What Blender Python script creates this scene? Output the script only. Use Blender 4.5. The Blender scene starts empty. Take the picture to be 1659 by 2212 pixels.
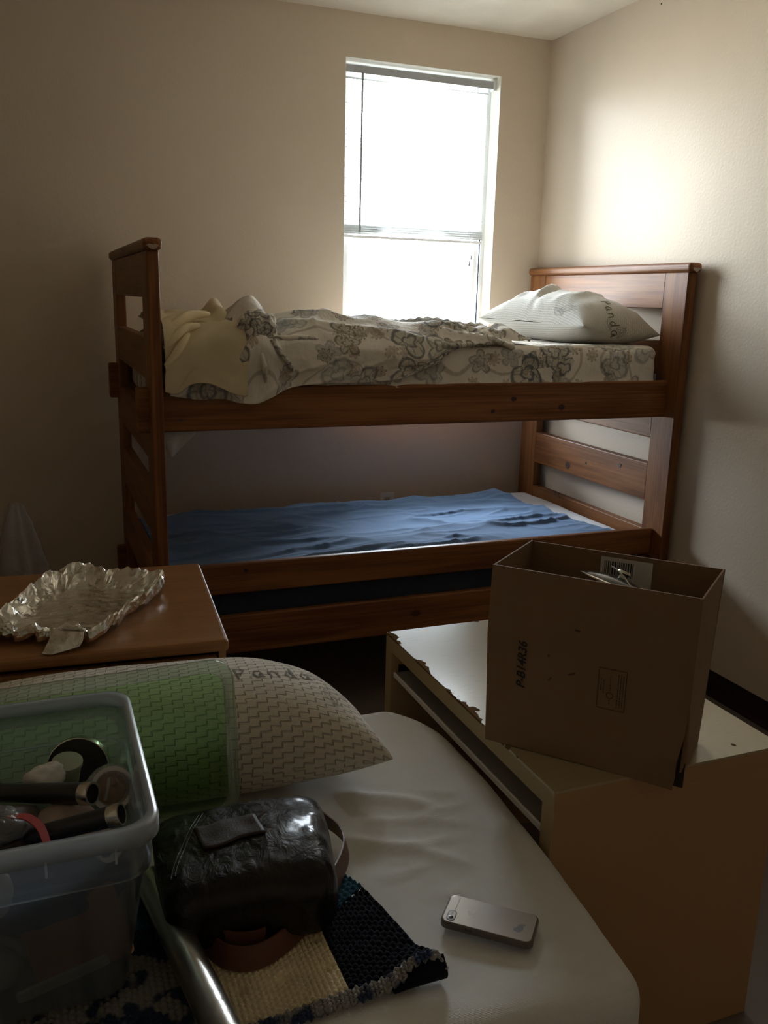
import bpy, bmesh, math, random
import numpy as np
from mathutils import Vector, Matrix
from mathutils.bvhtree import BVHTree

# ------------------------------------------------------------------ camera, world, light, exposure
scn = bpy.context.scene
COL = scn.collection
R = math.radians
CAM = Vector((-2.384, -3.997, 1.4776))
yaw, pitch, roll = R(21.724), R(-13.624), R(1.444)
fw = Vector((math.sin(yaw)*math.cos(pitch), math.cos(yaw)*math.cos(pitch), math.sin(pitch)))
rt = Vector((math.cos(yaw), -math.sin(yaw), 0)); up = rt.cross(fw)
r2 = rt*math.cos(roll) + up*math.sin(roll); u2 = -rt*math.sin(roll) + up*math.cos(roll)
cam = bpy.data.cameras.new('camera'); co = bpy.data.objects.new('camera', cam); COL.objects.link(co)
co.matrix_world = Matrix(((r2.x, u2.x, -fw.x, CAM.x), (r2.y, u2.y, -fw.y, CAM.y), (r2.z, u2.z, -fw.z, CAM.z), (0, 0, 0, 1)))
cam.sensor_fit = 'VERTICAL'; cam.sensor_height = 36; cam.lens = 36*1920.4/2212
cam.clip_start = .02; cam.clip_end = 100
scn.camera = co

SKY = 46.0
w = bpy.data.worlds.new('overcast_sky'); scn.world = w; w.use_nodes = True
bg = w.node_tree.nodes['Background']; bg.inputs[1].default_value = SKY
_t = w.node_tree; _tc = _t.nodes.new('ShaderNodeTexCoord'); _s = _t.nodes.new('ShaderNodeSeparateXYZ'); _r = _t.nodes.new('ShaderNodeValToRGB'); _m = _t.nodes.new('ShaderNodeMapRange')
_t.links.new(_tc.outputs['Generated'], _s.inputs[0]); _t.links.new(_s.outputs[2], _m.inputs[0]); _m.inputs[1].default_value = -1; _m.inputs[2].default_value = 1
_t.links.new(_m.outputs[0], _r.inputs[0]); _t.links.new(_r.outputs[0], bg.inputs[0])
_r.color_ramp.elements[0].position = .47; _r.color_ramp.elements[0].color = (.50, .50, .46, 1)      # pale ground and buildings
_r.color_ramp.elements[1].position = .55; _r.color_ramp.elements[1].color = (.88, .965, 1.05, 1)       # overcast sky
pl = bpy.data.lights.new('window_portal', 'AREA'); pl.shape = 'RECTANGLE'; pl.size = .76; pl.size_y = 1.61
pl.cycles.is_portal = True
po = bpy.data.objects.new('window_portal', pl); COL.objects.link(po); po.location = (-.64, .17, 1.68); po.rotation_euler = (R(-90), 0, 0)
vs = scn.view_settings
vs.view_transform = 'Standard'; vs.look = 'None'; vs.gamma = 1; vs.use_curve_mapping = False; vs.exposure = 0.0
scn.cycles.max_bounces = 14; scn.cycles.diffuse_bounces = 10; scn.cycles.transparent_max_bounces = 24
scn.cycles.use_denoising = True
scn.cycles.sample_clamp_indirect = 12

# ------------------------------------------------------------------ helpers
random.seed(7)
def link(o, parent=None):
    COL.objects.link(o)
    if parent: o.parent = parent
    return o
def tag(o, label=None, cat=None, group=None, kind=None):
    if label: o['label'] = label
    if cat: o['category'] = cat
    if group: o['group'] = group
    if kind: o['kind'] = kind
    return o
def thing(name, label, cat, loc=(0, 0, 0), rz=0, group=None):
    o = bpy.data.objects.new(name, None); o.empty_display_size = .05; link(o)
    o.location = loc; o.rotation_euler = (0, 0, rz)
    return tag(o, label, cat, group)
def meshobj(name, v, f, mat, parent=None, smooth=False, uv=None, mats=None):
    me = bpy.data.meshes.new(name)
    me.from_pydata([tuple(map(float, p)) for p in v], [], [tuple(map(int, q)) for q in f]); me.update()
    if smooth: me.polygons.foreach_set('use_smooth', [True]*len(me.polygons))
    if uv is not None:
        l = me.uv_layers.new(name='UVMap')
        idx = np.empty(len(me.loops), int); me.loops.foreach_get('vertex_index', idx)
        l.data.foreach_set('uv', np.asarray(uv, float)[idx].ravel())
    me.materials.append(mat)
    return link(bpy.data.objects.new(name, me), parent)
def bmobj(name, bm, mat, parent=None, smooth=False):
    me = bpy.data.meshes.new(name); bm.normal_update(); bm.to_mesh(me); bm.free()
    if smooth: me.polygons.foreach_set('use_smooth', [True]*len(me.polygons))
    me.materials.append(mat)
    return link(bpy.data.objects.new(name, me), parent)
def box(name, lo, hi, mat, parent=None, bev=.003, seg=1):
    bm = bmesh.new(); bmesh.ops.create_cube(bm, size=1)
    c = [(a+b)/2 for a, b in zip(lo, hi)]; s = [abs(b-a) for a, b in zip(lo, hi)]
    for v in bm.verts: v.co = Vector((v.co.x*s[0]+c[0], v.co.y*s[1]+c[1], v.co.z*s[2]+c[2]))
    if bev: bmesh.ops.bevel(bm, geom=bm.edges[:], offset=min(bev, min(s)*.45), segments=seg, affect='EDGES', profile=.5)
    return bmobj(name, bm, mat, parent)
def cyl(name, p0, p1, r0, r1, mat, parent=None, n=24, cap=True, prof=None):
    """lathe along p0-p1; prof = [(t, r)...]"""
    p0, p1 = Vector(p0), Vector(p1); ax = (p1-p0); L = ax.length; ax.normalize()
    q = Vector((0, 0, 1)).rotation_difference(ax)
    prof = prof or [(0, r0), (1, r1)]
    v = []; f = []
    for t, r in prof:
        for k in range(n):
            a = 2*math.pi*k/n; v.append(p0+q@Vector((r*math.cos(a), r*math.sin(a), t*L)))
    for i in range(len(prof)-1):
        for k in range(n): f.append((i*n+k, i*n+(k+1) % n, (i+1)*n+(k+1) % n, (i+1)*n+k))
    if cap: f.append(tuple(range(n))[::-1]); f.append(tuple((len(prof)-1)*n+k for k in range(n)))
    o = meshobj(name, v, f, mat, parent, smooth=True)
    o.data.set_sharp_from_angle(angle=R(40)); return o
def tube(name, pts, r, mat, parent=None, n=8, closed=False):
    pts = [Vector(p) for p in pts]; v = []; f = []; m = len(pts)
    for i, p in enumerate(pts):
        a = pts[(i-1) % m] if (closed or i) else p; b = pts[(i+1) % m] if (closed or i < m-1) else p
        d = (b-a).normalized(); q = Vector((0, 0, 1)).rotation_difference(d) if abs(d.z) < .999 else Matrix.Identity(3).to_quaternion()
        rr = r[i] if isinstance(r, (list, tuple)) else r
        x = d.cross(Vector((0, 0, 1)) if abs(d.z) < .95 else Vector((0, 1, 0))).normalized(); y = d.cross(x)
        for k in range(n):
            t = 2*math.pi*k/n; v.append(p+(x*math.cos(t)+y*math.sin(t))*rr)
    for i in range(m if closed else m-1):
        j = (i+1) % m
        for k in range(n): f.append((i*n+k, i*n+(k+1) % n, j*n+(k+1) % n, j*n+k))
    if not closed: f.append(tuple(range(n))); f.append(tuple((m-1)*n+k for k in range(n))[::-1])
    return meshobj(name, v, f, mat, parent, smooth=True)
def spline(P, k):
    """Catmull-Rom through the rows of P (first axis), k steps a span"""
    P = np.asarray(P, float); n = len(P); out = []
    for i in range(n-1):
        p0 = P[max(i-1, 0)]; p1 = P[i]; p2 = P[i+1]; p3 = P[min(i+2, n-1)]
        for s in range(k):
            t = s/k
            out.append(.5*((2*p1)+(-p0+p2)*t+(2*p0-5*p1+4*p2-p3)*t*t+(-p0+3*p1-3*p2+p3)*t**3))
    out.append(P[-1]); return np.array(out)
_rng = np.random.RandomState(3); _T = _rng.rand(256, 256)
def vn(x, y, seed=0):
    x = np.asarray(x, float)+seed*17.31; y = np.asarray(y, float)+seed*7.77
    xi = np.floor(x).astype(int); yi = np.floor(y).astype(int); fx = x-xi; fy = y-yi
    fx = fx*fx*(3-2*fx); fy = fy*fy*(3-2*fy)
    g = lambda a, b: _T[a % 256, b % 256]
    return (g(xi, yi)*(1-fx)+g(xi+1, yi)*fx)*(1-fy)+(g(xi, yi+1)*(1-fx)+g(xi+1, yi+1)*fx)*fy
def fbm(x, y, seed=0, o=3): return sum(vn(x*2**i, y*2**i, seed+i)*.5**i for i in range(o))/sum(.5**i for i in range(o))
def ridge(x, y, seed=0, p=3): return (1-np.abs(2*vn(x, y, seed)-1))**p
def grid_faces(m, n, flip=False):
    f = []
    for i in range(m-1):
        for j in range(n-1):
            q = (i*n+j, i*n+j+1, (i+1)*n+j+1, (i+1)*n+j); f.append(q[::-1] if flip else q)
    return f
def normals(G):
    du = np.gradient(G, axis=0); dv = np.gradient(G, axis=1); n = np.cross(du, dv)
    return n/(np.linalg.norm(n, axis=2, keepdims=True)+1e-9)
def cloth(name, G, mat, parent=None, thick=.003, flip=False, uvs=1.0):
    """closed thin shell from a grid of points G[m,n,3]; UV = arc length in metres"""
    G = np.asarray(G); m, n, _ = G.shape; N = normals(G)*(-1 if flip else 1)
    du = np.linalg.norm(np.diff(G, axis=0), axis=2).mean(axis=1); dv = np.linalg.norm(np.diff(G, axis=1), axis=2).mean(axis=0)
    u = np.concatenate([[0], np.cumsum(du)]); v = np.concatenate([[0], np.cumsum(dv)])
    UV = np.stack(np.meshgrid(v, u), -1).reshape(-1, 2)*uvs
    top = G.reshape(-1, 3); bot = (G-N*thick).reshape(-1, 3); k = m*n
    f = grid_faces(m, n, flip)+[tuple(a+k for a in q[::-1]) for q in grid_faces(m, n, flip)]
    bd = [j for j in range(n)]+[i*n+n-1 for i in range(1, m)]+[(m-1)*n+j for j in range(n-2, -1, -1)]+[i*n for i in range(m-2, 0, -1)]
    for a, b in zip(bd, bd[1:]+bd[:1]): f.append((a, a+k, b+k, b) if not flip else (a, b, b+k, a+k))
    o = meshobj(name, np.vstack([top, bot]), f, mat, parent, True, np.vstack([UV, UV]))
    return o
def rbox(name, lo, hi, r, mat, parent=None, step=.015, warp=None, r_xy=None):
    """rounded box with a fine skin; warp(P, N) -> P ; UV = box unrolled in metres"""
    lo = np.array(lo, float); hi = np.array(hi, float); c = (lo+hi)/2; h = (hi-lo)/2
    V = []; F = []; U = []; base = 0
    for ax in range(3):
        a, b = [(1, 2), (2, 0), (0, 1)][ax]
        na = max(2, int(2*h[a]/step)); nb = max(2, int(2*h[b]/step))
        for s in (-1, 1):
            A, B = np.meshgrid(np.linspace(-h[a], h[a], na+1), np.linspace(-h[b], h[b], nb+1), indexing='ij')
            P = np.zeros(A.shape+(3,)); P[..., ax] = s*h[ax]; P[..., a] = A; P[..., b] = B
            U.append(np.stack([A+(0 if ax != 0 else c[1])+ax*.37+c[a], B+s*.5+c[b]], -1).reshape(-1, 2) if ax != 1 else np.stack([B+c[0], A+s*.5], -1).reshape(-1, 2))
            V.append(P.reshape(-1, 3)); fs = grid_faces(na+1, nb+1, s < 0)
            F += [tuple(q+base for q in f) for f in fs]; base += (na+1)*(nb+1)
    P = np.vstack(V); rr = min(r, h.min()*.999)
    inner = np.clip(P, -(h-rr), h-rr)
    if r_xy:   # larger radius in plan
        q = np.clip(P[:, :2], -(h[:2]-r_xy), h[:2]-r_xy); d = P[:, :2]-q; L = np.linalg.norm(d, axis=1, keepdims=True)+1e-9
        P[:, :2] = q+d/L*np.minimum(L, np.where(L > 0, r_xy*np.max(np.abs(d), axis=1, keepdims=True)/r_xy, 0))
        inner = np.stack([P[:, 0]*(1-rr/h[0]), P[:, 1]*(1-rr/h[1]), np.clip(P[:, 2], -(h[2]-rr), h[2]-rr)], 1)
        inner[:, :2] = np.where(np.abs(P[:, 2:3]) > h[2]-rr, P[:, :2]*(1-rr/h[:2]), inner[:, :2])
    d = P-inner; L = np.linalg.norm(d, axis=1, keepdims=True)+1e-9
    N = d/L
    if not r_xy: P = inner+N*rr
    P = P+c
    if warp is not None: P = warp(P, N)
    o = meshobj(name, P, F, mat, parent, True, np.vstack(U))
    bm = bmesh.new(); bm.from_mesh(o.data); bmesh.ops.remove_doubles(bm, verts=bm.verts, dist=.0004); bm.to_mesh(o.data); bm.free()
    return o
def pillow(name, L, W, T, mat, parent=None, n=90, pw=.42, pinch=.10, warp=None, matrix=None, sag=.35):
    """closed pillow, long axis x; lower half flattened by sag"""
    m = int(n*W/L)+2
    u, v = np.meshgrid(np.sin(np.linspace(-1, 1, n)*math.pi/2), np.sin(np.linspace(-1, 1, m)*math.pi/2), indexing='ij')
    X = u*L/2*(1-pinch*(1-v*v)*np.abs(u)**3*.8); Y = v*W/2*(1-pinch*(1-u*u)*np.abs(v)**3*.8)
    H = T/2*((1-np.abs(u)**2.6)*(1-np.abs(v)**2.6))**pw
    G = [np.stack([X, Y, H], -1), np.stack([X, Y, -H*(1-sag)], -1)]
    if warp: G = [warp(g, k, u, v) for k, g in enumerate(G)]
    V = np.vstack([g.reshape(-1, 3) for g in G]); k = n*m
    F = grid_faces(n, m, False)+[tuple(q+k for q in f) for f in grid_faces(n, m, True)]
    UV = []
    for g in G:
        a = np.linalg.norm(np.diff(g, axis=0), axis=2); a = np.vstack([np.zeros((1, m)), np.cumsum(a, 0)]); a -= a[n//2:n//2+1]
        b = np.linalg.norm(np.diff(g, axis=1), axis=2); b = np.hstack([np.zeros((n, 1)), np.cumsum(b, 1)]); b -= b[:, m//2:m//2+1]
        UV.append(np.stack([a*.6+X*.4, b], -1).reshape(-1, 2))
    UV = np.vstack(UV)
    if matrix is not None:
        M = np.array(matrix); V = V@M[:3, :3].T+M[:3, 3]
    o = meshobj(name, V, F, mat, parent, True, UV)
    bm = bmesh.new(); bm.from_mesh(o.data); bmesh.ops.remove_doubles(bm, verts=bm.verts, dist=.0005)
    bmesh.ops.recalc_face_normals(bm, faces=bm.faces); bm.to_mesh(o.data); bm.free()
    return o
def decal(name, strokes, width, target, origin, ex, ey, dirn, mat, parent, off=.0012, step=.004):
    """ribbons (2D strokes in metres, axes ex, ey) cast along dirn on to the target mesh"""
    dg = target.data; M = target.matrix_world
    bvh = BVHTree.FromPolygons([M@v.co for v in dg.vertices], [tuple(p.vertices) for p in dg.polygons])
    origin, ex, ey, dirn = Vector(origin), Vector(ex), Vector(ey), Vector(dirn).normalized(); V = []; F = []
    def cast(p):
        o = origin+ex*p[0]+ey*p[1]-dirn*.5; h = bvh.ray_cast(o, dirn, 1.2)
        if h[0] is None: return None
        nn = h[1] if h[1].dot(dirn) < 0 else -h[1]
        return h[0]+nn*off
    for s in strokes:
        pts = []
        for a, b in zip(s, s[1:]):
            k = max(1, int(math.dist(a, b)/step))
            for i in range(k): pts.append((a[0]+(b[0]-a[0])*i/k, a[1]+(b[1]-a[1])*i/k))
        pts.append(s[-1]); prev = None
        for i, p in enumerate(pts):
            a = pts[max(i-1, 0)]; b = pts[min(i+1, len(pts)-1)]; dx, dy = b[0]-a[0], b[1]-a[1]; L = math.hypot(dx, dy)+1e-9
            nx, ny = -dy/L*width/2, dx/L*width/2
            l, r_ = cast((p[0]+nx, p[1]+ny)), cast((p[0]-nx, p[1]-ny))
            if l is None or r_ is None: prev = None; continue
            V += [l, r_]; k = len(V)
            if prev is not None and (V[k-4]-V[k-2]).length < .03: F.append((k-4, k-3, k-1, k-2))
            prev = 1
    return meshobj(name, V, F, mat, parent) if F else None

def lump(name, c, s, mat, label, cat, seed=0, rot=0, amp=.25, parent=None):
    n = 28; m = 18; V = []; F = []
    for i in range(m+1):
        th_ = math.pi*i/m
        for k in range(n):
            a = 2*math.pi*k/n; d = Vector((math.sin(th_)*math.cos(a), math.sin(th_)*math.sin(a), math.cos(th_)))
            q = 1+amp*(float(fbm(d.x*2+5, d.y*2+d.z*1.7+3, seed))-.5)*2
            V.append((d.x*s[0]*q, d.y*s[1]*q, d.z*s[2]*q))
    for i in range(m):
        for k in range(n): F.append((i*n+k, (i+1)*n+k, (i+1)*n+(k+1) % n, i*n+(k+1) % n))
    o = meshobj(name, V, F, mat, parent, True, [((v[0]+c[0])*1.7+.31, (v[2]+v[1]*.5+c[2])*1.7) for v in V]); o.location = c; o.rotation_euler = (0, 0, rot)
    if label: tag(o, label, cat)
    return o
# ------------------------------------------------------------------ material kit
class NT:
    def __init__(s, name):
        s.m = bpy.data.materials.new(name); s.m.use_nodes = True; s.t = s.m.node_tree; s.t.nodes.clear()
        s.out = s.t.nodes.new('ShaderNodeOutputMaterial')
    def n(s, typ, props=None, **inp):
        nd = s.t.nodes.new('ShaderNode'+typ)
        for k, v in (props or {}).items(): setattr(nd, k, v)
        for k, v in inp.items():
            key = int(k[1:]) if k[0] == '_' and k[1:].isdigit() else k.replace('__', ' ')
            s.set(nd.inputs[key], v)
        return nd
    def set(s, sock, v):
        if isinstance(v, bpy.types.NodeSocket): s.t.links.new(v, sock)
        elif isinstance(v, bpy.types.Node): s.t.links.new(v.outputs[0], sock)
        else:
            if isinstance(v, (tuple, list)) and len(v) == 3 and sock.type == 'RGBA': v = (*v, 1)
            sock.default_value = v
    def math(s, op, a, b=0.0, c=None):
        nd = s.t.nodes.new('ShaderNodeMath'); nd.operation = op; s.set(nd.inputs[0], a); s.set(nd.inputs[1], b)
        if c is not None: s.set(nd.inputs[2], c)
        return nd.outputs[0]
    def ss(s, x, lo, hi):
        nd = s.t.nodes.new('ShaderNodeMapRange'); nd.interpolation_type = 'SMOOTHSTEP'
        s.set(nd.inputs[0], x); nd.inputs[1].default_value = lo; nd.inputs[2].default_value = hi; return nd.outputs[0]
    def mix(s, f, a, b):
        nd = s.t.nodes.new('ShaderNodeMix'); nd.data_type = 'RGBA'; s.set(nd.inputs[0], f); s.set(nd.inputs[6], a); s.set(nd.inputs[7], b); return nd.outputs[2]
    def coord(s, which='Object', scale=(1, 1, 1), rot=(0, 0, 0)):
        tc = s.n('TexCoord'); mp = s.n('Mapping', Scale=scale, Rotation=rot, Vector=tc.outputs[which]); return mp.outputs[0]
    def bump(s, h, d=.001, st=1.0): return s.n('Bump', Height=h, Distance=d, Strength=st).outputs[0]
    def pr(s, **k):
        b = s.n('BsdfPrincipled', **k); s.t.links.new(b.outputs[0], s.out.inputs[0]); return b
def plain(name, col, rough=.6, metal=0, bump=0, bscale=200, spec=.5, var=.08, vscale=6, sheen=0, coat=0):
    t = NT(name); c = t.coord('Object'); nz = t.n('TexNoise', Vector=c, Scale=vscale, Detail=4.0)
    dk = tuple(x*(1-var*2) for x in col); cc = t.mix(nz.outputs[0], dk, tuple(min(1, x*(1+var)) for x in col))
    k = {}
    if bump:
        b2 = t.n('TexNoise', Vector=c, Scale=bscale, Detail=3.0); k['Normal'] = t.bump(b2.outputs[0], bump)
    t.pr(Base__Color=cc, Roughness=rough, Metallic=metal, Specular__IOR__Level=spec, Sheen__Weight=sheen, Coat__Weight=coat, **k)
    return t.m
def wood(name, c1, c2, ax=0, rough=.46, knots=True, scale=1.0):
    t = NT(name); sc = [9*scale]*3; sc[ax] = .9*scale; c = t.coord('Object', scale=tuple(sc))
    n1 = t.n('TexNoise', Vector=c, Scale=2.0, Detail=5.0, Distortion=.6)
    wv = t.n('TexNoise', Vector=t.coord('Object', scale=tuple(s*6 if i != ax else s for i, s in enumerate(sc))), Scale=2.5, Detail=3.0)
    f = t.math('ADD', t.math('MULTIPLY', n1.outputs[0], .7), t.math('MULTIPLY', wv.outputs[0], .4))
    f = t.ss(f, .35, .75); cc = t.mix(f, c1, c2)
    if knots:
        ks = [5.2]*3; ks[ax] = 3.4
        vo = t.n('TexVoronoi', {'feature': 'F1'}, Vector=t.coord('Object', scale=tuple(ks)), Scale=1.0)
        sep = t.n('SeparateColor', Color=vo.outputs['Color']); pick = t.math('GREATER_THAN', sep.outputs[0], .62)
        k = t.math('SUBTRACT', 1.0, t.ss(vo.outputs['Distance'], .05, .10)); k = t.math('MULTIPLY', k, pick)
        cc = t.mix(t.math('MULTIPLY', k, .85), cc, (.05, .018, .008))
    t.pr(Base__Color=cc, Roughness=rough, Specular__IOR__Level=.24, Normal=t.bump(wv.outputs[0], .0004))
    return t.m
def fabric(name, col, weave=900, bump=.0006, rough=.9, wr=0, uv=True, tint=None, nscale=3):
    t = NT(name); c = t.coord('UV' if uv else 'Object')
    a = t.n('TexWave', {'wave_type': 'BANDS', 'bands_direction': 'X'}, Vector=c, Scale=weave*.16); b = t.n('TexWave', {'wave_type': 'BANDS', 'bands_direction': 'Y'}, Vector=c, Scale=weave*.16)
    h = t.math('ADD', a.outputs[1], b.outputs[1])
    nz = t.n('TexNoise', Vector=c, Scale=nscale, Detail=6.0)
    cc = t.mix(nz.outputs[0], tuple(x*.86 for x in col), tint or tuple(min(1, x*1.08) for x in col))
    h2 = t.n('TexNoise', Vector=c, Scale=28.0, Detail=3.0)
    hh = t.math('ADD', t.math('MULTIPLY', h, .25), t.math('MULTIPLY', h2.outputs[0], wr))
    t.pr(Base__Color=cc, Roughness=rough, Specular__IOR__Level=.25, Sheen__Weight=.15, Normal=t.bump(hh, bump))
    return t.m
def thinplastic(name, tint, mixf, body=(.85, .88, .9), gloss=.10, rough=.12, bump=0, bscale=30):
    """thin moulded sheet: mostly see-through, partly milky, with a gloss"""
    t = NT(name); k = {}
    if bump:
        nz = t.n('TexNoise', Vector=t.coord('Object'), Scale=bscale, Detail=4.0, Distortion=.8); k['Normal'] = t.bump(nz.outputs[0], bump)
    tr = t.n('BsdfTransparent', Color=tint); d = t.n('BsdfDiffuse', Color=body, **k); tl = t.n('BsdfTranslucent', Color=body, **k)
    gl = t.n('BsdfGlossy', Color=(1, 1, 1), Roughness=rough, **k)
    m1 = t.n('MixShader', _0=.5, _1=d, _2=tl); m2 = t.n('MixShader', _0=mixf, _1=tr, _2=m1)
    fr = t.n('Fresnel', IOR=1.45, **k); ff = t.math('MINIMUM', t.math('MULTIPLY', fr, 1.0), .6)
    m3 = t.n('MixShader', _0=ff, _1=m2, _2=gl); t.t.links.new(m3.outputs[0], t.out.inputs[0]); return t.m

def mat_floral():
    t = NT('floral_cotton'); uv = t.coord('UV')
    wob = t.n('TexNoise', Vector=uv, Scale=22.0, Detail=3.0)
    wv = t.n('VectorMath', {'operation': 'MULTIPLY_ADD'}, _0=wob.outputs['Color'], _1=(.03, .03, 0), _2=uv)
    base = (.70, .65, .57); col = t.mix(t.n('TexNoise', Vector=uv, Scale=5.0).outputs[0], base, (.76, .72, .65))
    def flowers(col, scale, petals, c_line, c_fill, thr, seed, size=.34):
        mp = t.n('Mapping', Vector=wv.outputs[0], Scale=(scale, scale, 1), Location=(seed, seed*.7, 0))
        vo = t.n('TexVoronoi', {'voronoi_dimensions': '2D'}, Vector=mp.outputs[0], Scale=1.0, Randomness=.75)
        dv = t.n('VectorMath', {'operation': 'SUBTRACT'}, _0=mp.outputs[0], _1=vo.outputs['Position']); s = t.n('SeparateXYZ', Vector=dv.outputs[0])
        ang = t.math('ARCTAN2', s.outputs[1], s.outputs[0]); rgb = t.n('SeparateColor', Color=vo.outputs['Color'])
        ang = t.math('ADD', ang, t.math('MULTIPLY', rgb.outputs[1], 6.28))
        pet = t.math('ABSOLUTE', t.math('SINE', t.math('MULTIPLY', ang, petals/2)))
        rad = t.math('MULTIPLY', t.math('ADD', .55, t.math('MULTIPLY', pet, .5)), size)
        q = t.math('DIVIDE', vo.outputs['Distance'], rad)                       # 1 on the outline
        line = t.math('SUBTRACT', 1.0, t.ss(t.math('ABSOLUTE', t.math('SUBTRACT', q, 1.0)), .05, .16))
        inner = t.math('SUBTRACT', 1.0, t.ss(t.math('ABSOLUTE', t.math('SUBTRACT', q, .42)), .04, .12))
        vein = t.math('MULTIPLY', t.math('LESS_THAN', q, .95), t.ss(t.math('SINE', t.math('MULTIPLY', ang, petals*3)), .75, .95))
        pick = t.math('GREATER_THAN', rgb.outputs[0], thr)
        fill = t.math('MULTIPLY', t.math('LESS_THAN', q, 1.0), pick)
        ln = t.math('MULTIPLY', t.math('MAXIMUM', t.math('MAXIMUM', line, inner), t.math('MULTIPLY', vein, .6)), pick)
        fillc = t.mix(rgb.outputs[2], c_fill, (.40, .36, .27))
        col = t.mix(t.math('MULTIPLY', fill, .45), col, fillc)
        return t.mix(t.math('MULTIPLY', ln, t.math('ADD', .30, t.math('MULTIPLY', rgb.outputs[2], .45))), col, c_line)
    nv = t.n('TexNoise', Vector=uv, Scale=4.2, Detail=.5)
    vine = t.math('SUBTRACT', 1.0, t.ss(t.math('ABSOLUTE', t.math('SUBTRACT', nv.outputs[0], .5)), .006, .013))
    col = t.mix(t.math('MULTIPLY', vine, .42), col, (.17, .12, .085))
    col = flowers(col, 9.0, 5, (.10, .075, .06), (.30, .33, .36), .45, 3.3, .40)
    col = flowers(col, 14.0, 8, (.13, .09, .06), (.34, .22, .13), .55, 9.1, .33)
    col = flowers(col, 7.5, 3, (.04, .055, .085), (.42, .45, .43), .60, 5.7, .46)
    h2 = t.n('TexNoise', Vector=uv, Scale=34.0, Detail=4.0)
    t.pr(Base__Color=col, Roughness=.85, Specular__IOR__Level=.2, Normal=t.bump(h2.outputs[0], .004))
    return t.m
def mat_quilt(name, col, scale=58.0, amp=.0022, rot=0):
    """knitted pillow cover with a stepped (stair) quilting line"""
    t = NT(name); uv = t.coord('UV', rot=(0, 0, rot)); s = t.n('SeparateXYZ', Vector=uv)
    nz = t.n('TexNoise', Vector=uv, Scale=14.0); nn = t.math('MULTIPLY', nz.outputs[0], .5)
    u = t.math('ADD', t.math('MULTIPLY', s.outputs[0], scale), nn); v = t.math('ADD', t.math('MULTIPLY', s.outputs[1], scale*1.0), nn)
    col_i = t.math('FLOOR', u); fu = t.math('FRACT', u); st = .5
    h = t.math('FRACT', t.math('ADD', v, t.math('MULTIPLY', col_i, st)))
    hd = t.math('MINIMUM', h, t.math('SUBTRACT', 1.0, h))
    hl = t.math('SUBTRACT', 1.0, t.ss(hd, .02, .11))
    ud = t.math('MINIMUM', fu, t.math('SUBTRACT', 1.0, fu))
    par = t.math('FRACT', t.math('ADD', v, t.math('MULTIPLY', t.math('FLOOR', t.math('ADD', u, .5)), st)))
    vl = t.math('MULTIPLY', t.math('SUBTRACT', 1.0, t.ss(ud, .02, .10)), t.math('GREATER_THAN', par, .5))
    g = t.math('MAXIMUM', hl, vl)
    wv = t.n('TexNoise', Vector=uv, Scale=260.0, Detail=2.0)
    cc = t.mix(t.math('MAXIMUM', t.math('MULTIPLY', vl, .5), t.math('MULTIPLY', hl, .22)), col, tuple(x*.40 for x in col))
    hh = t.math('ADD', t.math('MULTIPLY', g, -1.0), t.math('MULTIPLY', wv.outputs[0], .25))
    t.pr(Base__Color=cc, Roughness=.9, Specular__IOR__Level=.2, Sheen__Weight=.2, Normal=t.bump(hh, amp))
    return t.m
def mat_wall(name, col):
    t = NT(name); c = t.coord('Object'); nz = t.n('TexNoise', Vector=c, Scale=1.7, Detail=5.0); st = t.n('TexNoise', Vector=c, Scale=90.0, Detail=3.0)
    st2 = t.n('TexNoise', Vector=c, Scale=4.0, Detail=2.0)
    cc = t.mix(nz.outputs[0], tuple(x*.94 for x in col), tuple(min(1, x*1.04) for x in col))
    # sparse nail holes and scuffs
    vo = t.n('TexVoronoi', Vector=c, Scale=2.6); sep = t.n('SeparateColor', Color=vo.outputs['Color'])
    hole = t.math('MULTIPLY', t.math('LESS_THAN', vo.outputs['Distance'], .012), t.math('GREATER_THAN', sep.outputs[0], .5))
    cc = t.mix(hole, cc, (.05, .035, .02))
    rg = t.n('MapRange', _0=st2.outputs[0], _1=.35, _2=.75, _3=.34, _4=.40)
    t.pr(Base__Color=cc, Roughness=rg.outputs[0], Specular__IOR__Level=.06, Normal=t.bump(t.math('ADD', st.outputs[0], t.math('MULTIPLY', nz.outputs[0], 4)), .0007))
    return t.m

M = {}
M['wall'] = mat_wall('beige_wall_paint', (.69, .595, .48))
M['ceil'] = plain('ceiling_paint', (.74, .68, .57), .8, bump=.001, bscale=120)
M['floor'] = plain('floor_vinyl', (.17, .135, .115), .45, var=.2, vscale=3)
M['base'] = plain('dark_vinyl_base', (.022, .010, .012), .4)
M['vinyl'] = plain('white_vinyl', (.78, .80, .82), .4, var=.02)
M['gasket'] = plain('dark_gasket', (.03, .05, .08), .5)
M['reveal'] = plain('reveal_paint', (.82, .79, .70), .5, var=.04)
for i, a in enumerate('xyz'):
    M['pine_'+a] = wood('stained_pine_'+a, (.120, .040, .013), (.29, .122, .042), i)
M['pine_dark'] = wood('pine_end_grain', (.12, .035, .014), (.20, .06, .022), 2, knots=False)
M['chip'] = plain('bare_chipped_wood', (.45, .36, .28), .8)
M['oak'] = wood('oak_veneer', (.27, .125, .045), (.36, .175, .07), 0, rough=.33, knots=False, scale=1.3)
M['floral'] = mat_floral()
M['throw'] = fabric('cream_fleece', (.86, .73, .47), 1500, .0018, wr=1.6)
M['quilt'] = mat_quilt('quilted_pillow_cover', (.60, .55, .46), 52, .0030)
M['quilt_up'] = mat_quilt('fine_quilted_pillow_cover', (.62, .60, .54), 90, .0016, .5)
M['ink'] = plain('grey_green_print', (.16, .15, .11), .9)
M['ink_soft'] = plain('pale_print', (.36, .35, .29), .9)
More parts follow.
